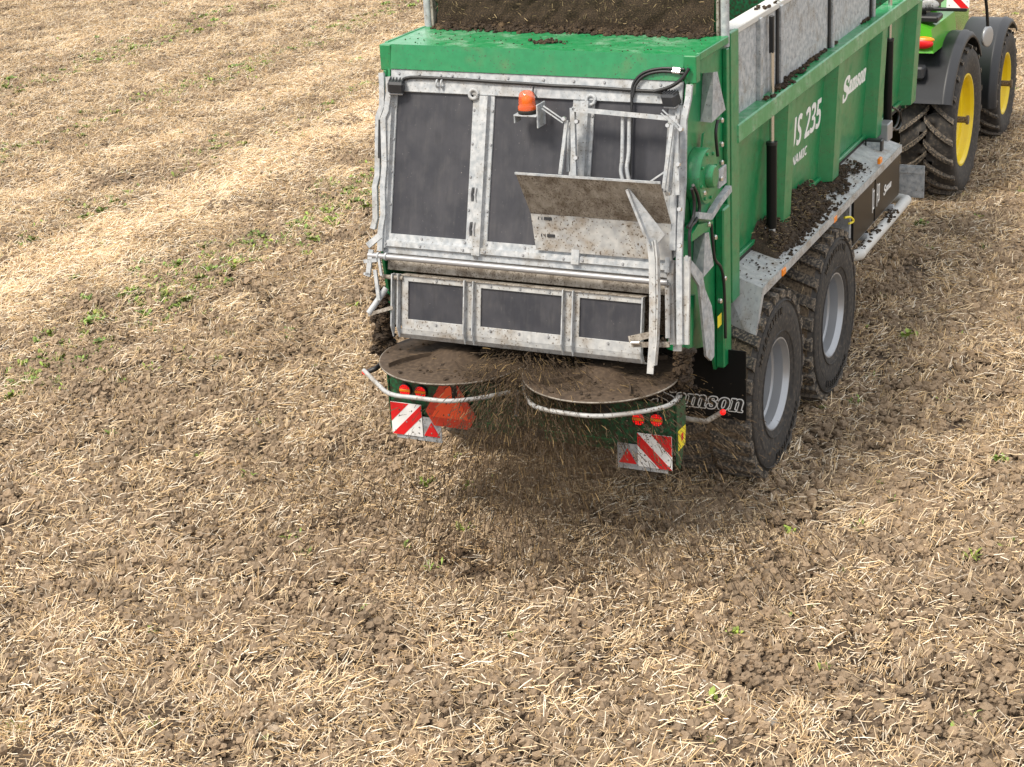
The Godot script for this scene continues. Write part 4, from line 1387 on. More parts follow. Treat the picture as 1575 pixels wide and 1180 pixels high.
func make_rear_beam(sp: Node3D) -> void:
	var st := flat_st()
	bx(st, -1.25, 1.25, 0.95, 1.36, 1.955, 1.985, 0.004)
	bx(st, -0.42, 0.80, 0.925, 0.955, 1.9, 2.0, 0.004)
	part(sp, "rear_beam", done(st), M.green_muddy)
	st = flat_st()
	bx(st, -0.4, 0.72, 1.0, 1.012, 1.984, 1.992, 0.002)
	part(sp, "beam_fold", done(st), M.green)
	for s in [-1, 1]:
		st = flat_st()
		prism(st, PackedVector2Array([Vector2(1.99, 0.86), Vector2(1.99, 1.36), Vector2(1.79, 1.36), Vector2(1.79, 1.05), Vector2(1.93, 0.80)]), -0.006, 0.006, Transform3D(Basis(Vector3(0, 0, 1), Vector3(0, 1, 0), Vector3(-1, 0, 0)), Vector3(s * 1.262, 0, 0)))
		part(sp, "beam_cheek", done(st), M.green_muddy)
	st = flat_st()
	slab(st, Vector3(1.2695, 1.14, 1.975), Vector3(1.2695, 1.13, 1.80), Vector3(1.2695, 0.97, 1.82), Vector3(1.2695, 0.97, 1.975), Vector3(0.002, 0, 0))
	part(sp, "yellow_sign", done(st), M.label_yellow)
	st = flat_st()
	bx(st, 1.2716, 1.2722, 1.03, 1.09, 1.86, 1.91, 0.0002)
	part(sp, "sign_print", done(st), M.red)
	hazard_board(sp, -1.235, 0.822, 2.02, 0.286, 1)
	hazard_board(sp, 0.949, 0.822, 2.02, 0.286, -1)
	for s in [-1, 1]:
		st = flat_st()
		var x0 := -1.20 if s < 0 else 0.775
		bx(st, x0, x0 + 0.42, 0.785, 1.0, 2.008, 2.0155, 0.001)
		part(sp, "board_plate", done(st), M.galv)
		var tx := -0.94 if s < 0 else 0.79
		st = flat_st()
		prism(st, PackedVector2Array([Vector2(tx, 0.835), Vector2(tx + 0.145, 0.835), Vector2(tx + 0.0725, 0.96)]), 2.016, 2.024)
		part(sp, "triangle_reflector", done(st), M.red)
		for dx in [-0.0]:
			part(sp, "reflector_screw", bolt_mesh(0.007, 0.004), M.chrome, Transform3D(Basis(), Vector3(tx + 0.0725, 0.865, 2.024)))
			part(sp, "reflector_screw", bolt_mesh(0.007, 0.004), M.chrome, Transform3D(Basis(), Vector3(tx + 0.0725, 0.925, 2.024)))
	tail_lamp(sp, Vector3(-1.10, 1.215, 1.99), true)
	tail_lamp(sp, Vector3(-0.955, 1.215, 1.99), true)
	tail_lamp(sp, Vector3(0.955, 1.215, 1.99), true)
	tail_lamp(sp, Vector3(1.105, 1.225, 1.99), true)
	var sg := Node3D.new()
	sg.name = "warning_triangle"
	sp.add_child(sg)
	st = flat_st()
	prism(st, PackedVector2Array([Vector2(-0.835, 0.945), Vector2(-0.515, 0.945), Vector2(-0.445, 1.07), Vector2(-0.635, 1.385), Vector2(-0.715, 1.385), Vector2(-0.905, 1.07)]), 2.026, 2.034)
	part(sg, "border", done(st), M.orange_dark)
	st = flat_st()
	prism(st, PackedVector2Array([Vector2(-0.85, 1.025), Vector2(-0.50, 1.025), Vector2(-0.675, 1.335)]), 2.034, 2.037)
	part(sg, "centre", done(st), M.orange)
	part(sg, "rivet", bolt_mesh(0.009, 0.005), M.steel, Transform3D(Basis(), Vector3(-0.69, 1.06, 2.037)))
	# upright flat bar and hook in the middle of the beam
	st = flat_st()
	var ba := uz(796, 600, 2.05); var bb := uz(794, 640, 2.05)
	strap(st, [ba, bb], 0.035, 0.012, Vector3(0, 0, 1))
	part(sp, "beam_bar", done(st), M.galv)
	st = flat_st()
	bx(st, -0.12, 0.14, 0.9, 1.02, 1.86, 2.01, 0.02)
	part(sp, "tow_block", done(st), M.dark)
	# wide black mudflaps behind the wheels
	for s in [-1, 1]:
		st = flat_st()
		bx(st, s * 0.45, s * 1.49, 0.84, 1.45, 0.925, 0.94, 0.003)
		part(sp, "mudflap", done(st), M.black_paint)
	var lx := Transform3D(Basis(Vector3.RIGHT, Vector3.UP, Vector3(0, 0, 1)), Vector3(0.655, 0.915, 0.9415))
	part(sp, "flap_lettering_edge", script_mesh(lx, 0.80, 0.165, 0.0095), M.white)
	part(sp, "flap_lettering", script_mesh(lx.translated(Vector3(0, 0, 0.003)), 0.80, 0.165), M.black)

func trailer_tyre() -> Array:
	var st := soft_st()
	var prof := [Vector2(-0.345, 0.40), Vector2(-0.365, 0.46), Vector2(-0.378, 0.58), Vector2(-0.372, 0.70), Vector2(-0.345, 0.775), Vector2(-0.32, 0.795)]
	lathe(st, prof, 56)
	var p2 := []
	for q in prof:
		p2.push_front(Vector2(-q.x, q.y))
	lathe(st, p2, 56)
	# three raised rings on the sidewall
	for rr in [0.47, 0.62, 0.735]:
		lathe(st, [Vector2(0.36 + (0.005 if rr > 0.5 else 0.0), rr - 0.006), Vector2(0.379, rr), Vector2(0.36 + (0.003 if rr > 0.5 else 0.0), rr + 0.006)], 56)
	var wall := done(st)
	st = soft_st()
	lathe(st, [Vector2(-0.32, 0.795), Vector2(-0.15, 0.802), Vector2(0.15, 0.802), Vector2(0.32, 0.795)], 56)
	var base := done(st)
	st = flat_st()
	for s in [-1, 1]:
		for k in 26:
			var a := TAU * (k + (0.5 if s > 0 else 0.0)) / 26.0
			lug(st, 0.792, 0.046, 0.105, s * 0.02, a, s * 0.366, a + 0.15, 3, 0.012)
	return [wall, base, done(st)]
func lug(st: SurfaceTool, R: float, h: float, w: float, x0: float, a0: float, x1: float, a1: float, n: int, drop := 0.0) -> void:
	var prev := []
	for i in n + 1:
		var t := float(i) / n
		var x: float = lerp(x0, x1, t)
		var a: float = lerp(a0, a1, pow(t, 0.8))
		var ring := []
		var rt := R + h - drop * t * t * t
		for c in [[-0.62, R - 0.03], [0.62, R - 0.03], [0.42, rt], [-0.42, rt]]:
			var b: float = a + c[0] * w / R
			ring.append(Vector3(x, c[1] * cos(b), c[1] * sin(b)))
		if prev:
			hexa(st, prev + ring)
		prev = ring

func make_running_gear(sp: Node3D) -> void:
	var ty := trailer_tyre()
	var st := soft_st()
	lathe(st, [Vector2(0.335, 0.412), Vector2(0.352, 0.410), Vector2(0.352, 0.398), Vector2(0.33, 0.388), Vector2(0.30, 0.372), Vector2(0.22, 0.368), Vector2(0.205, 0.345), Vector2(0.10, 0.338), Vector2(0.02, 0.335), Vector2(-0.02, 0.31), Vector2(-0.02, 0.24), Vector2(0.03, 0.19), Vector2(0.03, 0.13)], 48, Transform3D(), 0.0, TAU, true)
	lathe(st, [Vector2(-0.335, 0.412), Vector2(-0.352, 0.405), Vector2(-0.3, 0.37), Vector2(0.06, 0.35)], 48)
	var rim := done(st)
	st = soft_st()
	lathe(st, [Vector2(0.0, 0.13), Vector2(0.12, 0.12), Vector2(0.14, 0.09), Vector2(0.15, 0.0)], 28)
	var hub := done(st)
	var nut := bolt_mesh(0.017, 0.03)
	var side := Basis(Vector3(0, 0, -1), Vector3(0, 1, 0), Vector3(1, 0, 0))
	for s in [1, -1]:
		for z in [0.0, -1.866]:
			var w := Node3D.new()
			w.name = "wheel"
			w.transform = Transform3D(Basis.from_euler(Vector3(0.37 * (1.0 if z < -1.0 else 2.0), 0.0 if s > 0 else PI, 0)), Vector3(s * 1.115, 0.812, z))
			sp.add_child(w, true)
			part(w, "tyre", ty[0], M.rubber)
			part(w, "tread_base", ty[1], M.tread)
			part(w, "tread_lugs", ty[2], M.lug)
			part(w, "rim", rim, M.rim)
			part(w, "hub", hub, M.steel)
			for k in 10:
				var a := TAU * k / 10.0
				part(w, "wheel_nut", nut, M.steel, Transform3D(side, Vector3(0.028, cos(a) * 0.165, sin(a) * 0.165)))
			if s > 0:
				for base_a in [0.0, PI]:
					var stt := flat_st()
					var word := "VREDESTEIN"
					for i in word.length():
						var tm := text_mesh(word[i], 1.0, 0.01)
						var t: TextMesh = tm[0]
						var b: AABB = tm[1]
						var k := 0.062 / 0.46
						var a: float = base_a + (i - 4.5) * -0.115 - 0.3
						var radial := Vector3(0, cos(a), sin(a))
						var tang := Vector3(0, sin(a), -cos(a))
						var xf := Transform3D(Basis(tang * k, radial * k, Vector3.RIGHT * 0.25), Vector3(0.3785, 0, 0) + radial * 0.66)
						stt.append_from(t, 0, xf * Transform3D(Basis(), -b.get_center()))
					part(w, "sidewall_lettering", stt.commit(), M.black)
	for z in [0.0, -1.866]:
		st = soft_st()
		rod(st, Vector3(-0.9, 0.812, z), Vector3(0.9, 0.812, z), 0.085, 14)
		part(sp, "axle", done(st), M.dark)
	for s in [-1, 1]:
		st = flat_st()
		bx(st, s * 0.40, s * 0.54, 1.25, 1.62, -6.6, 1.5, 0.008)
		part(sp, "chassis_beam", done(st), M.green_muddy)
		st = flat_st()
		bx(st, s * 0.42, s * 0.52, 0.86, 1.26, -1.2, -0.65, 0.02)
		strap(st, [Vector3(s * 0.47, 0.93, 0.1), Vector3(s * 0.47, 1.12, -0.93), Vector3(s * 0.47, 0.93, -1.96)], 0.09, 0.08)
		part(sp, "bogie_spring", done(st), M.dark)
		st = flat_st()
		bx(st, s * 0.54, s * 1.12, 1.62, 1.87, -0.05, 0.05, 0.006)
		bx(st, s * 0.54, s * 1.12, 1.62, 1.87, -3.05, -2.95, 0.006)
		bx(st, s * 0.54, s * 1.12, 1.62, 1.87, -5.6, -5.5, 0.006)
		part(sp, "cross_bearer", done(st), M.green_muddy)
		st = flat_st()
		strap(st, [Vector3(s * 0.47, 1.4, -6.4), Vector3(s * 0.1, 0.92, -8.2)], 0.12, 0.18)
		part(sp, "drawbar_arm", done(st), M.green)
	st = flat_st()
	bx(st, -0.1, 0.1, 0.82, 0.98, -8.5, -8.1, 0.02)
	part(sp, "drawbar_eye", done(st), M.dark)

# ------------------------------------------------------------------ the tractor
func tractor_tyre(R: float, half: float, rim_r: float, count: int) -> Array:
	var st := soft_st()
	var h := 0.055 * R
	var b := R - h
	var prof := [Vector2(half * 0.84, rim_r - 0.01), Vector2(half * 0.97, lerp(rim_r, b, 0.3)), Vector2(half, lerp(rim_r, b, 0.6)), Vector2(half * 0.97, lerp(rim_r, b, 0.86)), Vector2(half * 0.86, b * 0.985), Vector2(half * 0.5, b), Vector2(0, b)]
	lathe(st, prof, 60)
	var p2 := []
	for q in prof:
		p2.append(Vector2(-q.x, q.y))
	lathe(st, p2, 60)
	var wall := done(st)
	st = flat_st()
	for s in [-1, 1]:
		for k in count:
			var a := TAU * (k + (0.5 if s > 0 else 0.0)) / count
			lug(st, b, h, 0.065 * R, -s * half * 0.06, a, s * half * 0.98, a + 0.33, 5, h * 0.9)
	return [wall, done(st)]
func tractor_wheel(tr: Node3D, called: String, tyre: Array, rim: Mesh, hub: Mesh, o: Vector3, s: int) -> void:
	var w := Node3D.new()
	w.name = called
	w.transform = Transform3D(Basis() if s > 0 else Basis(Vector3(-1, 0, 0), Vector3(0, 1, 0), Vector3(0, 0, -1)), o)
	tr.add_child(w, true)
	part(w, "tyre", tyre[0], M.rubber)
	part(w, "tread_lugs", tyre[1], M.lug)
	part(w, "rim", rim, M.yellow)
	part(w, "hub", hub, M.tread)
func rim_mesh(r: float, x: float) -> ArrayMesh:
	var st := soft_st()
	lathe(st, [Vector2(x - 0.02, r + 0.012), Vector2(x, r + 0.008), Vector2(x, r - 0.015), Vector2(x - 0.04, r - 0.04), Vector2(x - 0.10, r - 0.055), Vector2(x - 0.13, r - 0.07), Vector2(x - 0.14, r - 0.16), Vector2(x - 0.19, r - 0.19), Vector2(x - 0.20, 0.12), Vector2(x - 0.21, 0.0)], 48, Transform3D(), 0.0, TAU, true)
	lathe(st, [Vector2(x - 0.10, r - 0.055), Vector2(-x, r - 0.04), Vector2(-x, r + 0.01)], 48)
	return done(st)
func fender(tr: Node3D, cy: float, cz: float, r: float, x0: float, x1: float, a0: float, a1: float) -> void:
	for s in [1, -1]:
		var st := soft_st()
		var c := Transform3D(Basis(Vector3(s, 0, 0), Vector3(0, 1, 0), Vector3(0, 0, 1)), Vector3(0, cy, cz))
		lathe(st, [Vector2(x0, r - 0.03), Vector2(x0 + 0.02, r), Vector2(x1 - 0.13, r), Vector2(x1 - 0.12, r + 0.012), Vector2(x1 - 0.09, r + 0.012), Vector2(x1 - 0.08, r), Vector2(x1 - 0.03, r - 0.012), Vector2(x1, r - 0.05), Vector2(x1, r - 0.085), Vector2(x1 - 0.012, r - 0.085), Vector2(x1 - 0.03, r - 0.04), Vector2(x0 + 0.02, r - 0.02)], 30, c, a0, a1)
		part(tr, "mudguard", done(st), M.plastic)

func make_tractor() -> void:
	var base := Vector3(0, 0, -9.245)
	var tr := thing("tractor", "green farm tractor with yellow wheel rims and dark grey mudguards pulling the spreader", "tractor", base)
	var rear := tractor_tyre(1.0, 0.345, 0.59, 21)
	var front := tractor_tyre(0.80, 0.29, 0.44, 20)
	var rr := rim_mesh(0.59, 0.30); var fr := rim_mesh(0.438, 0.25)
	var st := soft_st()
	rod(st, Vector3(0.05, 0, 0), Vector3(0.34, 0, 0), 0.042, 16)
	rod(st, Vector3(0.05, 0, 0), Vector3(0.14, 0, 0), 0.11, 20)
	rod(st, Vector3(0.32, 0, 0), Vector3(0.35, 0, 0), 0.06, 16)
	var stub_axle := done(st)
	for s in [1, -1]:
		tractor_wheel(tr, "rear_wheel", rear, rr, stub_axle, Vector3(s * 0.925, 0.985, 0), s)
		tractor_wheel(tr, "front_wheel", front, fr, stub_axle, Vector3(s * 0.93, 0.785, -3.16), s)
	fender(tr, 0.985, 0.0, 1.14, 0.40, 1.25, -0.9, 1.18)
	fender(tr, 0.785, -3.16, 0.94, 0.62, 1.22, -0.7, 1.75)
	# engine hood, cab and axles
	st = flat_st()
	bx(st, -0.42, 0.42, 1.15, 2.0, -4.3, -1.2, 0.12)
	part(tr, "engine_hood", done(st), M.lime)
	st = flat_st()
	bx(st, -0.35, 0.35, 0.55, 1.2, -4.1, 0.6, 0.05)
	part(tr, "gear_housing", done(st), M.dark)
	st = soft_st()
	rod(st, Vector3(-0.85, 0.985, 0), Vector3(0.85, 0.985, 0), 0.16, 18)
	part(tr, "rear_axle", done(st), M.dark)
	st = soft_st()
	rod(st, Vector3(-0.8, 0.785, -3.16), Vector3(0.8, 0.785, -3.16), 0.11, 16)
	part(tr, "front_axle", done(st), M.dark)
	st = flat_st()
	bx(st, -0.62, 0.62, 1.2, 2.42, -1.25, 0.55, 0.06)
	part(tr, "cab_body", done(st), M.black)
	st = flat_st()
	hexa(st, [Vector3(-0.80, 2.43, -1.2), Vector3(0.80, 2.43, -1.2), Vector3(0.80, 2.43, 0.55), Vector3(-0.80, 2.43, 0.55), Vector3(-0.72, 3.15, -1.0), Vector3(0.72, 3.15, -1.0), Vector3(0.72, 3.15, 0.45), Vector3(-0.72, 3.15, 0.45)])
	part(tr, "cab_glass", done(st), M.black_paint)
	st = flat_st()
	bx(st, -0.82, 0.82, 3.15, 3.32, -1.2, 0.6, 0.08)
	part(tr, "cab_roof", done(st), M.lime)
	for s in [1, -1]:
		# the green shoulder between cab and mudguard with its tail lamp
		st = flat_st()
		hexa(st, [Vector3(s * 0.56, 2.02, 0.93), Vector3(s * 0.98, 2.02, 0.90), Vector3(s * 1.02, 2.02, -0.3), Vector3(s * 0.56, 2.02, -0.3), Vector3(s * 0.56, 2.42, 0.70), Vector3(s * 0.92, 2.30, 0.80), Vector3(s * 0.98, 2.33, -0.3), Vector3(s * 0.56, 2.45, -0.3)])
		part(tr, "shoulder", done(st), M.lime)
		st = soft_st()
		lumpy(st, Transform3D(Basis().scaled(Vector3(1.0, 0.48, 0.35)), Vector3(s * 0.83, 2.14, 0.90)), 0.145, 0.0, 1, 1.0, 10, 18)
		part(tr, "tail_lamp", done(st), M.red)
		st = soft_st()
		lumpy(st, Transform3D(Basis().scaled(Vector3(1.0, 0.28, 0.38)), Vector3(s * 0.85, 2.185, 0.885)), 0.135, 0.0, 1, 1.0, 10, 18)
		part(tr, "turn_lamp", done(st), M.amber)
		st = flat_st()
		bx(st, s * 0.62, s * 0.88, 1.70, 1.86, 0.80, 1.0, 0.025)
		part(tr, "socket_box", done(st), M.plastic)
		st = flat_st()
		bx(st, s * 0.60, s * 1.32, 2.50, 2.54, 0.60, 0.66, 0.008)
		part(tr, "board_bracket", done(st), M.black)
		hazard_board(tr, 1.07 if s > 0 else -1.35, 2.545, 0.66, 0.28, -s)
		st = soft_st()
		lathe(st, [Vector2(-0.02, 0.0), Vector2(-0.02, 0.13), Vector2(0.012, 0.135), Vector2(0.018, 0.12), Vector2(0.02, 0.05), Vector2(0.02, 0.0)], 28, Transform3D(Basis(Vector3(s * 0.95, 0, 0.312), Vector3(0, 1, 0), Vector3(s * 0.95, 0, 0.312).cross(Vector3.UP)), Vector3(s * 1.33, 1.93, -0.75)))
		part(tr, "round_lamp", done(st), M.rim)
		st = soft_st()
		tube(st, smooth([Vector3(s * 0.9, 2.6, -0.2), Vector3(s * 1.2, 2.75, -0.3), Vector3(s * 1.3, 2.5, -0.6), Vector3(s * 1.33, 2.0, -0.78)], 5), 0.022, 8)
		part(tr, "lamp_stalk", done(st), M.black)
	st = soft_st()
	lumpy(st, Transform3D(Basis().scaled(Vector3(1.0, 0.55, 0.2)), uz(1430, 7, -8.62) - base), 0.12, 0.0, 1, 1.0, 10, 20)
	part(tr, "oval_plate", done(st), M.galv)
	var lo := uz(1423, 10, -8.585) - base
	letters(tr, "2-12-2", Vector3(lo.x, lo.y - 0.022, lo.z), Vector3.RIGHT, Vector3.UP, 0.10, 0.045, M.black)
	st = flat_st()
	bx(st, 0.55, 0.98, 2.36, 2.44, 0.4, 0.72, 0.02)
	part(tr, "rear_sill", done(st), M.black)
	st = flat_st()
	bx(st, -0.3, 0.3, 0.6, 1.1, 0.3, 0.75, 0.03)
	part(tr, "hitch_frame", done(st), M.dark)

# ------------------------------------------------------------------ manure: heaps, scraps and the spray
func make_manure() -> void:
	var clods := []
	for k in 6: clods.append(clod_mesh(20 + k))
	var nz := FastNoiseLite.new()
	nz.seed = 14; nz.frequency = 3.5; nz.fractal_octaves = 4
	# the heap lying on the mudguard ledge, against the wall
	for h in [[-0.40, -2.25, 0.17, "long dark heap of manure lying on the mudguard ledge below the white numbers"]]:
		var st := soft_st()
		var n := int((h[0] - h[1]) / 0.022); var m := 16
		var P := func(i: int, j: int) -> Vector3:
			var t := float(i) / n; var u := float(j) / m
			var z: float = lerp(h[0], h[1], t)
			var edge: float = 0.93 + 0.12 * nz.get_noise_2d(z * 1.5, 3.0)
			var x: float = lerp(1.095, 1.38, u * edge)
			var e: float = clampf(minf(t, 1.0 - t) * (h[0] - h[1]) / 0.25, 0.0, 1.0)
			e = e * (2.0 - e)
			var y: float = h[2] * e * (1.0 - pow(u, 1.6)) * (0.75 + 0.6 * nz.get_noise_2d(x * 1.5, z * 1.5)) + 0.035 * nz.get_noise_2d(x * 5.0, z * 5.0) * e
			var ledge: float = lerp(1.905, 1.785, clampf((x - 1.10) / 0.336, 0.0, 1.0))
			if u > 0.97 or t < 0.001 or t > 0.999:
				y = -0.012
			return Vector3(x, ledge + y, z)
		for i in n:
			for j in m:
				var a: Vector3 = P.call(i, j); var b: Vector3 = P.call(i + 1, j); var c: Vector3 = P.call(i + 1, j + 1); var d: Vector3 = P.call(i, j + 1)
				tri(st, a, b, c); tri(st, a, c, d)
		var o := part(self, "manure_heap", done(st), M.manure)
		tag(o, h[3], "manure heap")
	# scraps on everything
	var sc := []
	var brown := func() -> Color:
		return Color(0.026, 0.016, 0.009).lerp(Color(0.11, 0.07, 0.035), rng.randf() * rng.randf())
	var drop := func(p: Vector3, r: float) -> void:
		sc.append([Transform3D(Basis.from_euler(Vector3(rng.randf() * TAU, rng.randf() * TAU, rng.randf())).scaled(Vector3(r, r * rng.randf_range(0.5, 0.9), r * rng.randf_range(0.8, 1.6))), p), brown.call(), rng.randi() % 6])
	for i in 520:                                   # the drift along the foot of the sluice door
		var x := rng.randf_range(-1.2, 1.2)
		var back := absf(rng.randfn(0.0, 0.05))
		drop.call(Vector3(x, 3.99 + maxf(0.0, 0.035 - back * 0.5) * rng.randf(), 0.83 + back), rng.randf_range(0.008, 0.026))
	for i in 60:                                    # a scrap on the roof
		drop.call(Vector3(0.02 + rng.randfn(0.0, 0.07), 3.988 + rng.randf() * 0.012, 1.31 + rng.randfn(0.0, 0.04)), rng.randf_range(0.005, 0.016))
	for i in 130:
		drop.call(Vector3(rng.randf_range(-1.25, 1.25), 3.987, rng.randf_range(0.86, 1.54)), rng.randf_range(0.002, 0.007))
	for q in [[1232, 93, 10, 0.10], [1243, 92, 26, 0.12], [1255, 84, 20, 0.1], [1213, 118, 30, 0.10], [1205, 130, 36, 0.13], [1225, 113, 16, 0.06], [1185, 150, 10, 0.05], [1198, 135, 16, 0.06], [1277, 68, 16, 0.06], [1327, 33, 14, 0.07], [1240, 95, 40, 0.14]]:
		var c := uy(q[0], q[1], 3.205)
		for i in q[2]:
			drop.call(Vector3(clampf(c.x + rng.randfn(0.0, 0.03), 1.18, 1.275), 3.208 + rng.randf() * 0.02, c.z + rng.randfn(0.0, q[3])), rng.randf_range(0.006, 0.022))
	for q in [[1172, 12, 10], [1184, 12, 8], [1200, 4, 6]]:
		var c := uy(q[0], q[1], 3.93)
		for i in q[2]:
			drop.call(Vector3(clampf(c.x + rng.randfn(0.0, 0.03), 1.04, 1.17), 3.935 + rng.randf() * 0.01, c.z + rng.randfn(0.0, 0.05)), rng.randf_range(0.006, 0.018))
	for i in 800:                                   # crumbs on and beside the heap
		var z := rng.randf_range(0.25, -3.6) if rng.randf() < 0.25 else rng.randf_range(-0.42, -2.4)
		var u := rng.randf()
		var x := 1.12 + 0.30 * u
		var in_heap := z < -0.5 and z > -2.2
		var y: float = lerp(1.905, 1.785, (x - 1.1) / 0.336) + (0.15 * (1.0 - pow(minf(u / 0.85, 1.0), 1.6)) if in_heap else 0.0)
		drop.call(Vector3(x, y, z), rng.randf_range(0.005, 0.02) if in_heap else rng.randf_range(0.003, 0.011))
	for q in [[-2.5, 1.19, 0.12, 0.04, 170], [-2.85, 1.22, 0.1, 0.05, 150], [-3.15, 1.18, 0.1, 0.035, 110], [-2.68, 1.32, 0.08, 0.03, 50], [-3.4, 1.26, 0.12, 0.05, 40]]:
		for i in q[4]:                               # loose patches further along the ledge
			var z: float = q[0] + rng.randfn(0.0, q[2]); var x: float = clampf(q[1] + rng.randfn(0.0, q[3]), 1.125, 1.42)
			drop.call(Vector3(x, lerp(1.905, 1.785, (x - 1.1) / 0.336) + 0.012 * rng.randf(), z), rng.randf_range(0.006, 0.022))
	for i in 120:                                   # on the guard pipe
		var z := [-3.0, -3.55, -4.05, -4.25][rng.randi() % 4] + rng.randfn(0.0, 0.1) as float
		drop.call(Vector3(1.455 + rng.randfn(0.0, 0.025), 1.163, z), rng.randf_range(0.006, 0.02))
	for i in 260:                                   # clinging below the chamber corners
		var p := uz(1051 + rng.randfn(0.0, 5.0), rng.randf_range(540, 598), 1.85 + rng.randfn(0.0, 0.03))
		drop.call(p, rng.randf_range(0.012, 0.04))
	for i in 200:
		var p := uz(590 + rng.randfn(0.0, 7.0), rng.randf_range(440, 545), 1.85 + rng.randfn(0.0, 0.03))
		drop.call(p, rng.randf_range(0.012, 0.04))
	for s in [-1, 1]:                                # caked on the discs
		for i in 70:
			var rr := 0.6 * sqrt(rng.randf()); var an := rng.randf() * TAU
			drop.call(Vector3(s * 0.635 + cos(an) * rr, 1.555 + (0.05 * (1.0 - rr / 0.24) if rr < 0.24 else 0.0), 1.95 + sin(an) * rr), rng.randf_range(0.004, 0.02))
	var bits := []                                   # straw flecks in the crust and the heap
	for i in 1000:
		var q := Vector3(rng.randf_range(-1.2, 1.2), rng.randf_range(3.93, 4.9), 0.812)
		var n := Vector3(0, 0, 1)
		if i % 3 == 0:
			q = Vector3(rng.randf_range(1.13, 1.34), 0, rng.randf_range(-0.35, -2.2))
			q.y = lerp(1.905, 1.785, (q.x - 1.1) / 0.336) + 0.15 * (1.0 - pow((q.x - 1.12) / 0.26, 1.6)) + 0.012
			n = Vector3.UP
		var d := Vector3(rng.randfn(0, 1), rng.randfn(0, 1), rng.randfn(0, 1))
		d = (d - n * d.dot(n) * 0.8).normalized()
		bits.append([Transform3D(Basis.looking_at(d, n + Vector3(0.01, 0.02, 0.03)).scaled(Vector3.ONE * rng.randf_range(0.008, 0.04)), q), Color(0.42, 0.31, 0.16) * rng.randf_range(0.5, 1.2), 0])
	for i in 520:                                    # stuck to the treads
		var wz: float = [0.0, -1.866][i % 2]
		var an := rng.randf_range(0.0, TAU); var x := rng.randf_range(0.78, 1.47)
		var n := Vector3(0, cos(an), sin(an))
		var d := Vector3(rng.randfn(0, 1), rng.randfn(0, 1), rng.randfn(0, 1))
		d = (d - n * d.dot(n) * 0.85).normalized()
		bits.append([Transform3D(Basis.looking_at(d, n + Vector3(0.01, 0.02, 0.03)).scaled(Vector3.ONE * rng.randf_range(0.03, 0.09)), Vector3(x, 0.812, wz) + n * rng.randf_range(0.806, 0.842)), Color(0.55, 0.42, 0.25) * rng.randf_range(0.5, 1.2), 1])
	var fleck2 := flat_st()
	straw(fleck2, Vector3(0, 0, -0.5), Vector3(0, 0, 1), 1.0, 0.07, Color.WHITE, 0.06)
	var fleck := flat_st()
	straw(fleck, Vector3(0, 0, -0.5), Vector3(0, 0, 1), 1.0, 0.11, Color.WHITE, 0.05)
	scatter("straw_flecks", "short straw flecks sticking to the manure on door and ledge and to the tyre treads", [done(fleck), done(fleck2)], M.tinted, bits)
	scatter("manure_scraps", "dark scraps of manure clinging to the spreader's roof, rail, ledge and corners", clods, M.tinted, sc)
	# manure in flight: shreds of straw and dung leaving the discs, falling to the field
	var shreds := []
	for k in 4:
		var st := flat_st()
		straw(st, Vector3(0, 0, -0.5), Vector3(0, 0, 1), 1.0, 0.05 if k < 2 else 0.075, Color.WHITE, 0.05)
		shreds.append(done(st))
	for k in 2: shreds.append(clod_mesh(40 + k))
	var fly := []
	for i in 30000:
		var side := -1.0 if rng.randf() < 0.5 else 1.0
		var phi := rng.randfn(0.12, 0.95)
		var o := Vector3(rng.randfn(0.0, 0.2) + sin(phi) * 0.3, rng.randf_range(1.5, 1.7), 2.0 + rng.randf_range(-0.25, 0.4))
		if rng.randf() < 0.2:
			phi = rng.randf_range(0.8, 1.5) * (1.0 if rng.randf() < 0.65 else -1.0)
			o = Vector3(signf(phi) * rng.randf_range(0.6, 1.2), 1.58, 1.95 + rng.randf_range(-0.1, 0.4))
		var sp := 0.6 + 5.6 * pow(rng.randf(), 1.3)
		var vel := Vector3(sin(phi) * sp, rng.randf_range(-1.8, 0.4), cos(phi) * sp * 0.7)
		var t := rng.randf_range(0.0, 0.52)
		var p := o + vel * t + Vector3(0, -4.9 * t * t, 0)
		if p.y < 0.05 or (p.x < -0.35 and p.y > 0.85 and rng.randf() < 0.92) or (p.x > 0.7 and p.y > 0.78 and rng.randf() < 0.65):
			continue
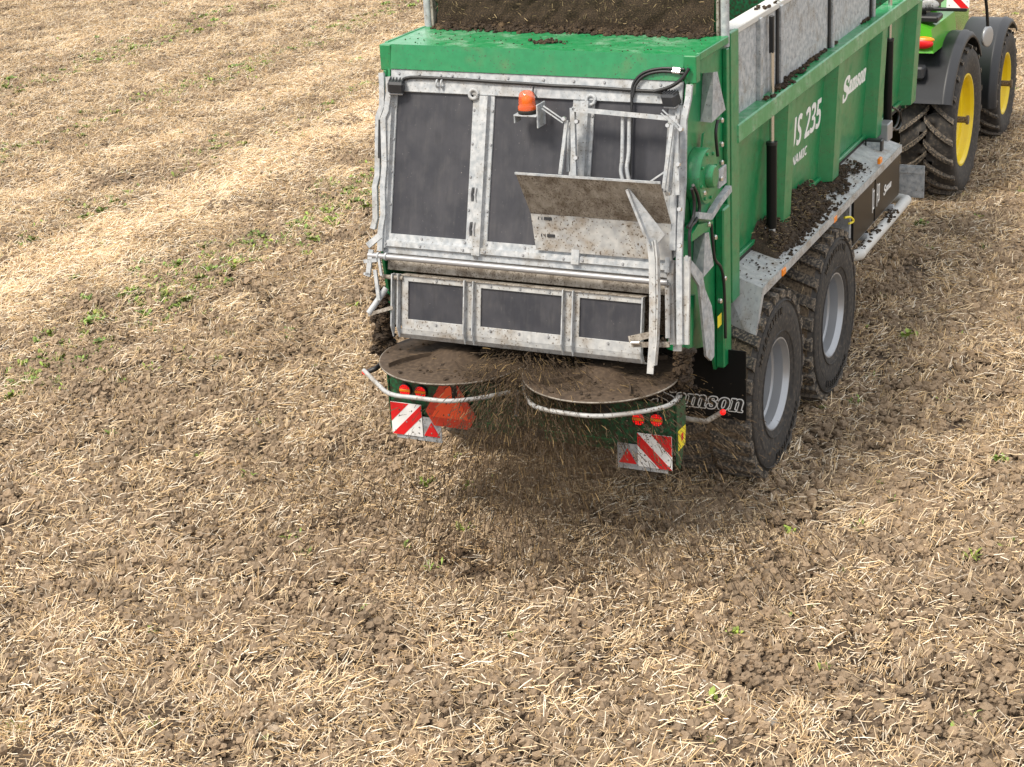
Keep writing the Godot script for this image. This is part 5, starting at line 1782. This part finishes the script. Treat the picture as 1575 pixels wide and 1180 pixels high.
		var v2 := (vel + Vector3(0, -9.8 * t, 0)).normalized()
		v2 = (v2 + Vector3(rng.randfn(0, 0.14), rng.randfn(0, 0.14), rng.randfn(0, 0.14))).normalized()
		var golden := rng.randf() < 0.08
		var kind := rng.randi() % 4 if rng.randf() < 0.55 or golden else 4 + rng.randi() % 2
		if golden: kind = kind % 2
		var l := rng.randf_range(0.025, 0.085) if golden else rng.randf_range(0.02, 0.10)
		if kind > 3:
			l = rng.randf_range(0.002, 0.0065)
		var col: Color = Color(0.34, 0.23, 0.10) * rng.randf_range(0.6, 1.2) if golden else Color(0.062, 0.040, 0.021) * rng.randf_range(0.4, 1.6)
		fly.append([Transform3D(Basis.looking_at(v2, Vector3(0.3, 0.9, 0.2)).scaled(Vector3.ONE * l), p), col, kind])
	scatter("manure_spray", "shower of brown manure and straw shreds flying from the spinning discs", shreds, M.tinted, fly)
	var dust := FogVolume.new()
	dust.name = "manure_dust"
	dust.shape = RenderingServer.FOG_VOLUME_SHAPE_ELLIPSOID
	dust.size = Vector3(1.5, 1.05, 1.1)
	dust.position = Vector3(0.28, 1.0, 2.45)
	var fm := FogMaterial.new()
	fm.albedo = Color(0.22, 0.145, 0.085).linear_to_srgb()
	fm.density = 0.3
	dust.material = fm
	add_child(dust)
	tag(dust, "thin brown dust hanging round the spinning discs", "dust", "", "stuff")
	# what has already fallen: dark crumbs on the ground behind the machine
	var fallen := []
	for i in 9000:
		var x := rng.randfn(0.2, 1.3); var z := 2.35 + rng.randfn(0.0, 0.75)
		if absf(x) > 3.2 or z < 0.6:
			continue
		var r := exp(rng.randfn(-4.6, 0.4))
		fallen.append([Transform3D(Basis.from_euler(Vector3(rng.randf(), rng.randf() * TAU, rng.randf())).scaled(Vector3(r, r * 0.7, r * 1.3)), Vector3(x, ground_height(x, z) + 0.012 + rng.randf() * 0.02, z)), brown.call() * 2.6, rng.randi() % 6])
	scatter("fallen_manure", "dark manure crumbs freshly scattered over the straw behind the discs", clods, M.tinted, fallen)
